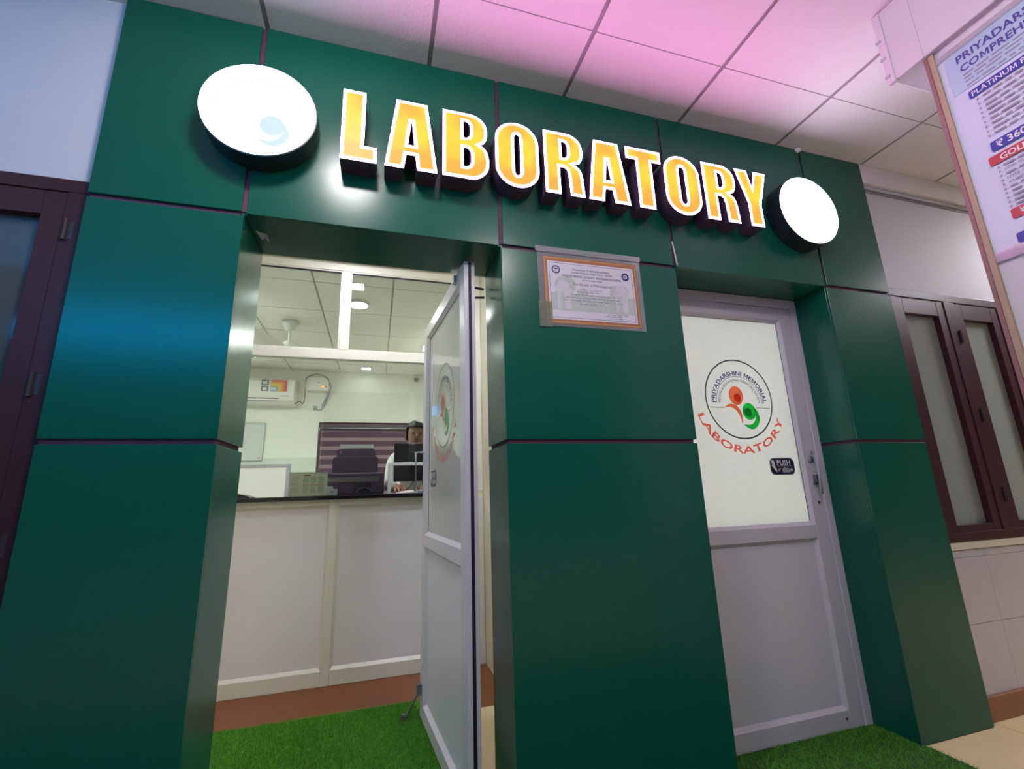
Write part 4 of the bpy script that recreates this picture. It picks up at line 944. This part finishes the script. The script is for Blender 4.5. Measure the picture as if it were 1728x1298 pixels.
# ---- ceiling fan
def fan():
    t = thing('ceiling_fan', 'white ceiling fan glimpsed through the upper left pane', 'ceiling fan', (-0.842, 2.96, 2.70))
    MB().lathe([(0.0, 0.0), (0.075, -0.001), (0.075, -0.035), (0.05, -0.055), (0.042, -0.085), (0.018, -0.095), (0, -0.095)], n=20).build('canopy', m_white, t, smooth=True)
    MB().tube([(0, 0, -0.09), (0, 0, -0.22)], 0.011, 10).build('down_rod', m_white, t, smooth=True)
    MB().lathe([(0.0, -0.200), (0.035, -0.202), (0.05, -0.225), (0.095, -0.24), (0.105, -0.265), (0.09, -0.30), (0.05, -0.315), (0, -0.318)], n=24).build('motor', m_white, t, smooth=True)
    for k in range(3):
        a = R(8+120*k); b = MB().prism([(0.09, -0.03), (0.20, -0.055), (0.56, -0.065), (0.60, -0.04), (0.60, 0.04), (0.56, 0.06), (0.20, 0.05), (0.09, 0.03)], lambda p, q, d: (p*math.cos(a)-q*math.sin(a), p*math.sin(a)+q*math.cos(a), -0.278+d+q*0.12), 0.0, 0.004).build('blade', m_white, t)
fan()

# ================================================================== LAMPS AND ADDED FILL LIGHTS
def round_lamp(x, y, z, r, col, label, name='ceiling_lamp'):
    t = thing(name, label, 'lamp', (x, y, z))
    MB().lathe([(r+0.012, -0.0005), (r+0.014, -0.022), (r, -0.026), (r, -0.016)], n=32).build('lamp_rim', m_white, t, smooth=False)
    MB().lathe([(r-0.0005, -0.024), (r-0.0005, -0.0255)], n=32).build('diffuser', emit('lamp_'+label, col), t)
    return t
def dome_lamp(x, y, z, r, col, label):
    t = thing('ceiling_lamp', label, 'lamp', (x, y, z))
    MB().lathe([(r+0.012, -0.0005), (r+0.012, -0.020), (r+0.002, -0.022)], n=32).build('lamp_rim', m_white, t)
    MB().lathe([(r, -0.022)]+[(r*math.cos(R(a)), -0.022-0.06*math.sin(R(a))) for a in range(10, 90, 10)]+[(0, -0.082)], n=32).build('diffuser', emit('dome_light', col), t, smooth=True)
    return t
def square_lamp(x, y, z, sx, sy, col, label):
    t = thing('ceiling_panel_lamp', label, 'lamp', (x, y, z))
    mb = MB(); k = 0.008
    mb.box(-sx-k, -sx, -sy-k, sy+k, -0.014, -0.0005).box(sx, sx+k, -sy-k, sy+k, -0.014, -0.0005).box(-sx, sx, -sy-k, -sy, -0.014, -0.0005).box(-sx, sx, sy, sy+k, -0.014, -0.0005).build('lamp_rim', m_white, t)
    B(-sx+0.0003, sx-0.0003, -sy+0.0003, sy-0.0003, -0.012, -0.002).build('diffuser', emit('panel_lamp_'+label, col), t)
    return t
square_lamp(4.6, -0.50, ZC, 0.29, 0.29, CORRIDOR_FILL_RIGHT, 'unseen fill light panel added in the corridor ceiling beyond the boxed beam')  # added to brighten the right wall and floor, hidden past the beam
square_lamp(-2.45, -1.0, ZC, 0.29, 0.29, CORRIDOR_FILL_LEFT, 'added fill light panel out of view in the corridor ceiling before the left window')  # added out of frame as ambient fill for the left side
dome_lamp(-0.20, -0.80, ZC, 0.12, CORRIDOR_LAMP, 'round domed white lamp on the corridor ceiling before the sign')
dome_lamp(0.80, -1.62, ZC, 0.12, CORRIDOR_LAMP, 'round domed white lamp on the corridor ceiling above the viewpoint')
round_lamp(-0.20, 2.37, 2.70, 0.075, LAB_LAMP, 'bright round lamp in the lab ceiling seen through the upper right pane')
square_lamp(-0.18, 4.54, 2.70, 0.055, 0.055, tuple(c*0.2 for c in LAB_LAMP), 'distant square lamp in the lab ceiling near the back wall')
square_lamp(0.57, 3.50, 2.70, 0.10, 0.12, LAB_LAMP, 'fill light added in the lab ceiling at the far right, hidden behind the open door')  # added out of sight to lift the right part of the lab wall
square_lamp(-1.70, 2.60, 2.70, 0.28, 0.28, LAB_FILL, 'large fill light panel added out of view at the left of the lab ceiling')  # extra light put outside the view to brighten the lab
square_lamp(0.56, 0.42, 2.70, 0.10, 0.10, tuple(c*2.2 for c in PASSAGE_FILL), 'fill light panel added over the passage, hidden behind the open door')  # added to light counter and door, placed so no pane mirrors it
square_lamp(-0.205, 1.09, 2.70, 0.055, 0.055, PASSAGE_LAMP, 'small square lamp over the passage inside the open door')
square_lamp(1.75, 2.30, 2.70, 0.28, 0.28, ROOM_LAMP, 'square lamp panel in the room behind the closed door')
bs = thing('hanging_light_box', 'blue lit sign box hanging in the corridor behind the viewpoint', 'lit sign', (-1.75, -2.45, 2.34))
B(-0.87, 0.87, -0.05, 0.05, -0.12, 0.12).build('box_shell', m_alug, bs, bevel=0.004)
B(-0.85, 0.85, 0.0505, 0.052, -0.08, 0.08).build('lit_face', emit('blue_sign_light', BLUE_SIGN), bs)
for x in (-0.5, 0.5): MB().tube([(x, 0, 0.12), (x, 0, ZC-2.34)], 0.008, 8).build('hanger_rod', m_steel, bs)

# ================================================================== ARTIFICIAL TURF
def turf(name, label, polys, dens, h=0.014):
    rng = np.random.default_rng(4)
    t = thing(name, label, 'artificial turf', (0, 0, 0), kind='stuff')
    mt = mat('turf_backing', (0.030, 0.075, 0.012), 0.9)
    base = MB()
    for (x0, x1, y0, y1) in polys: base.box(x0, x1, y0, y1, 0.0003, 0.004)
    base.build('turf_backing', mt, t)['kind'] = 'stuff'
    V = []; n_tot = 0
    for (x0, x1, y0, y1) in polys:
        n = int((x1-x0)*(y1-y0)*dens); px = rng.uniform(x0, x1, n); py = rng.uniform(y0, y1, n); a = rng.uniform(0, 2*np.pi, n)
        hh = h*rng.uniform(0.6, 1.25, n); w = 0.0013; lx, ly = rng.normal(0, 0.006, n), rng.normal(0, 0.006, n)
        z = np.full(n, 0.003)
        p = np.stack([np.stack([px-w*np.cos(a), py-w*np.sin(a), z], 1), np.stack([px+w*np.cos(a), py+w*np.sin(a), z], 1), np.stack([px+lx, py+ly, hh], 1)], 1)
        V.append(p.reshape(-1, 3)); n_tot += n
    V = np.concatenate(V).astype(np.float32); me = bpy.data.meshes.new('turf_blades')
    me.vertices.add(len(V)); me.vertices.foreach_set('co', V.ravel())
    me.loops.add(n_tot*3); me.loops.foreach_set('vertex_index', np.arange(n_tot*3, dtype=np.int32))
    me.polygons.add(n_tot); me.polygons.foreach_set('loop_start', np.arange(0, n_tot*3, 3, dtype=np.int32)); me.polygons.foreach_set('loop_total', np.full(n_tot, 3, dtype=np.int32))
    me.update(); me.validate()
    me.materials.append(mat('turf_blade', (0.105, 0.40, 0.018), 0.6, var=0.45, vscale=60))
    o = bpy.data.objects.new('turf_blades', me); COL.objects.link(o); o.parent = t; o['kind'] = 'stuff'
turf('turf_mat', 'bright green artificial turf on the floor through the left doorway', [(-0.95, 0.40, 0.28, 1.145), (XL1+0.004, XL2-0.004, -0.001, 0.28)], 110000)
turf('turf_runner', 'artificial turf runner before the cladding, widened out of view to cut floor bounce', [(-2.2, 2.14, -1.5, -0.002)], 36000)  # real strip by the cladding, spread further unseen to darken bounce and reflections
turf('turf_threshold', 'small piece of artificial turf at the foot of the closed door', [(XL3+0.004, XL4-0.004, -0.001, 0.1895)], 50000)
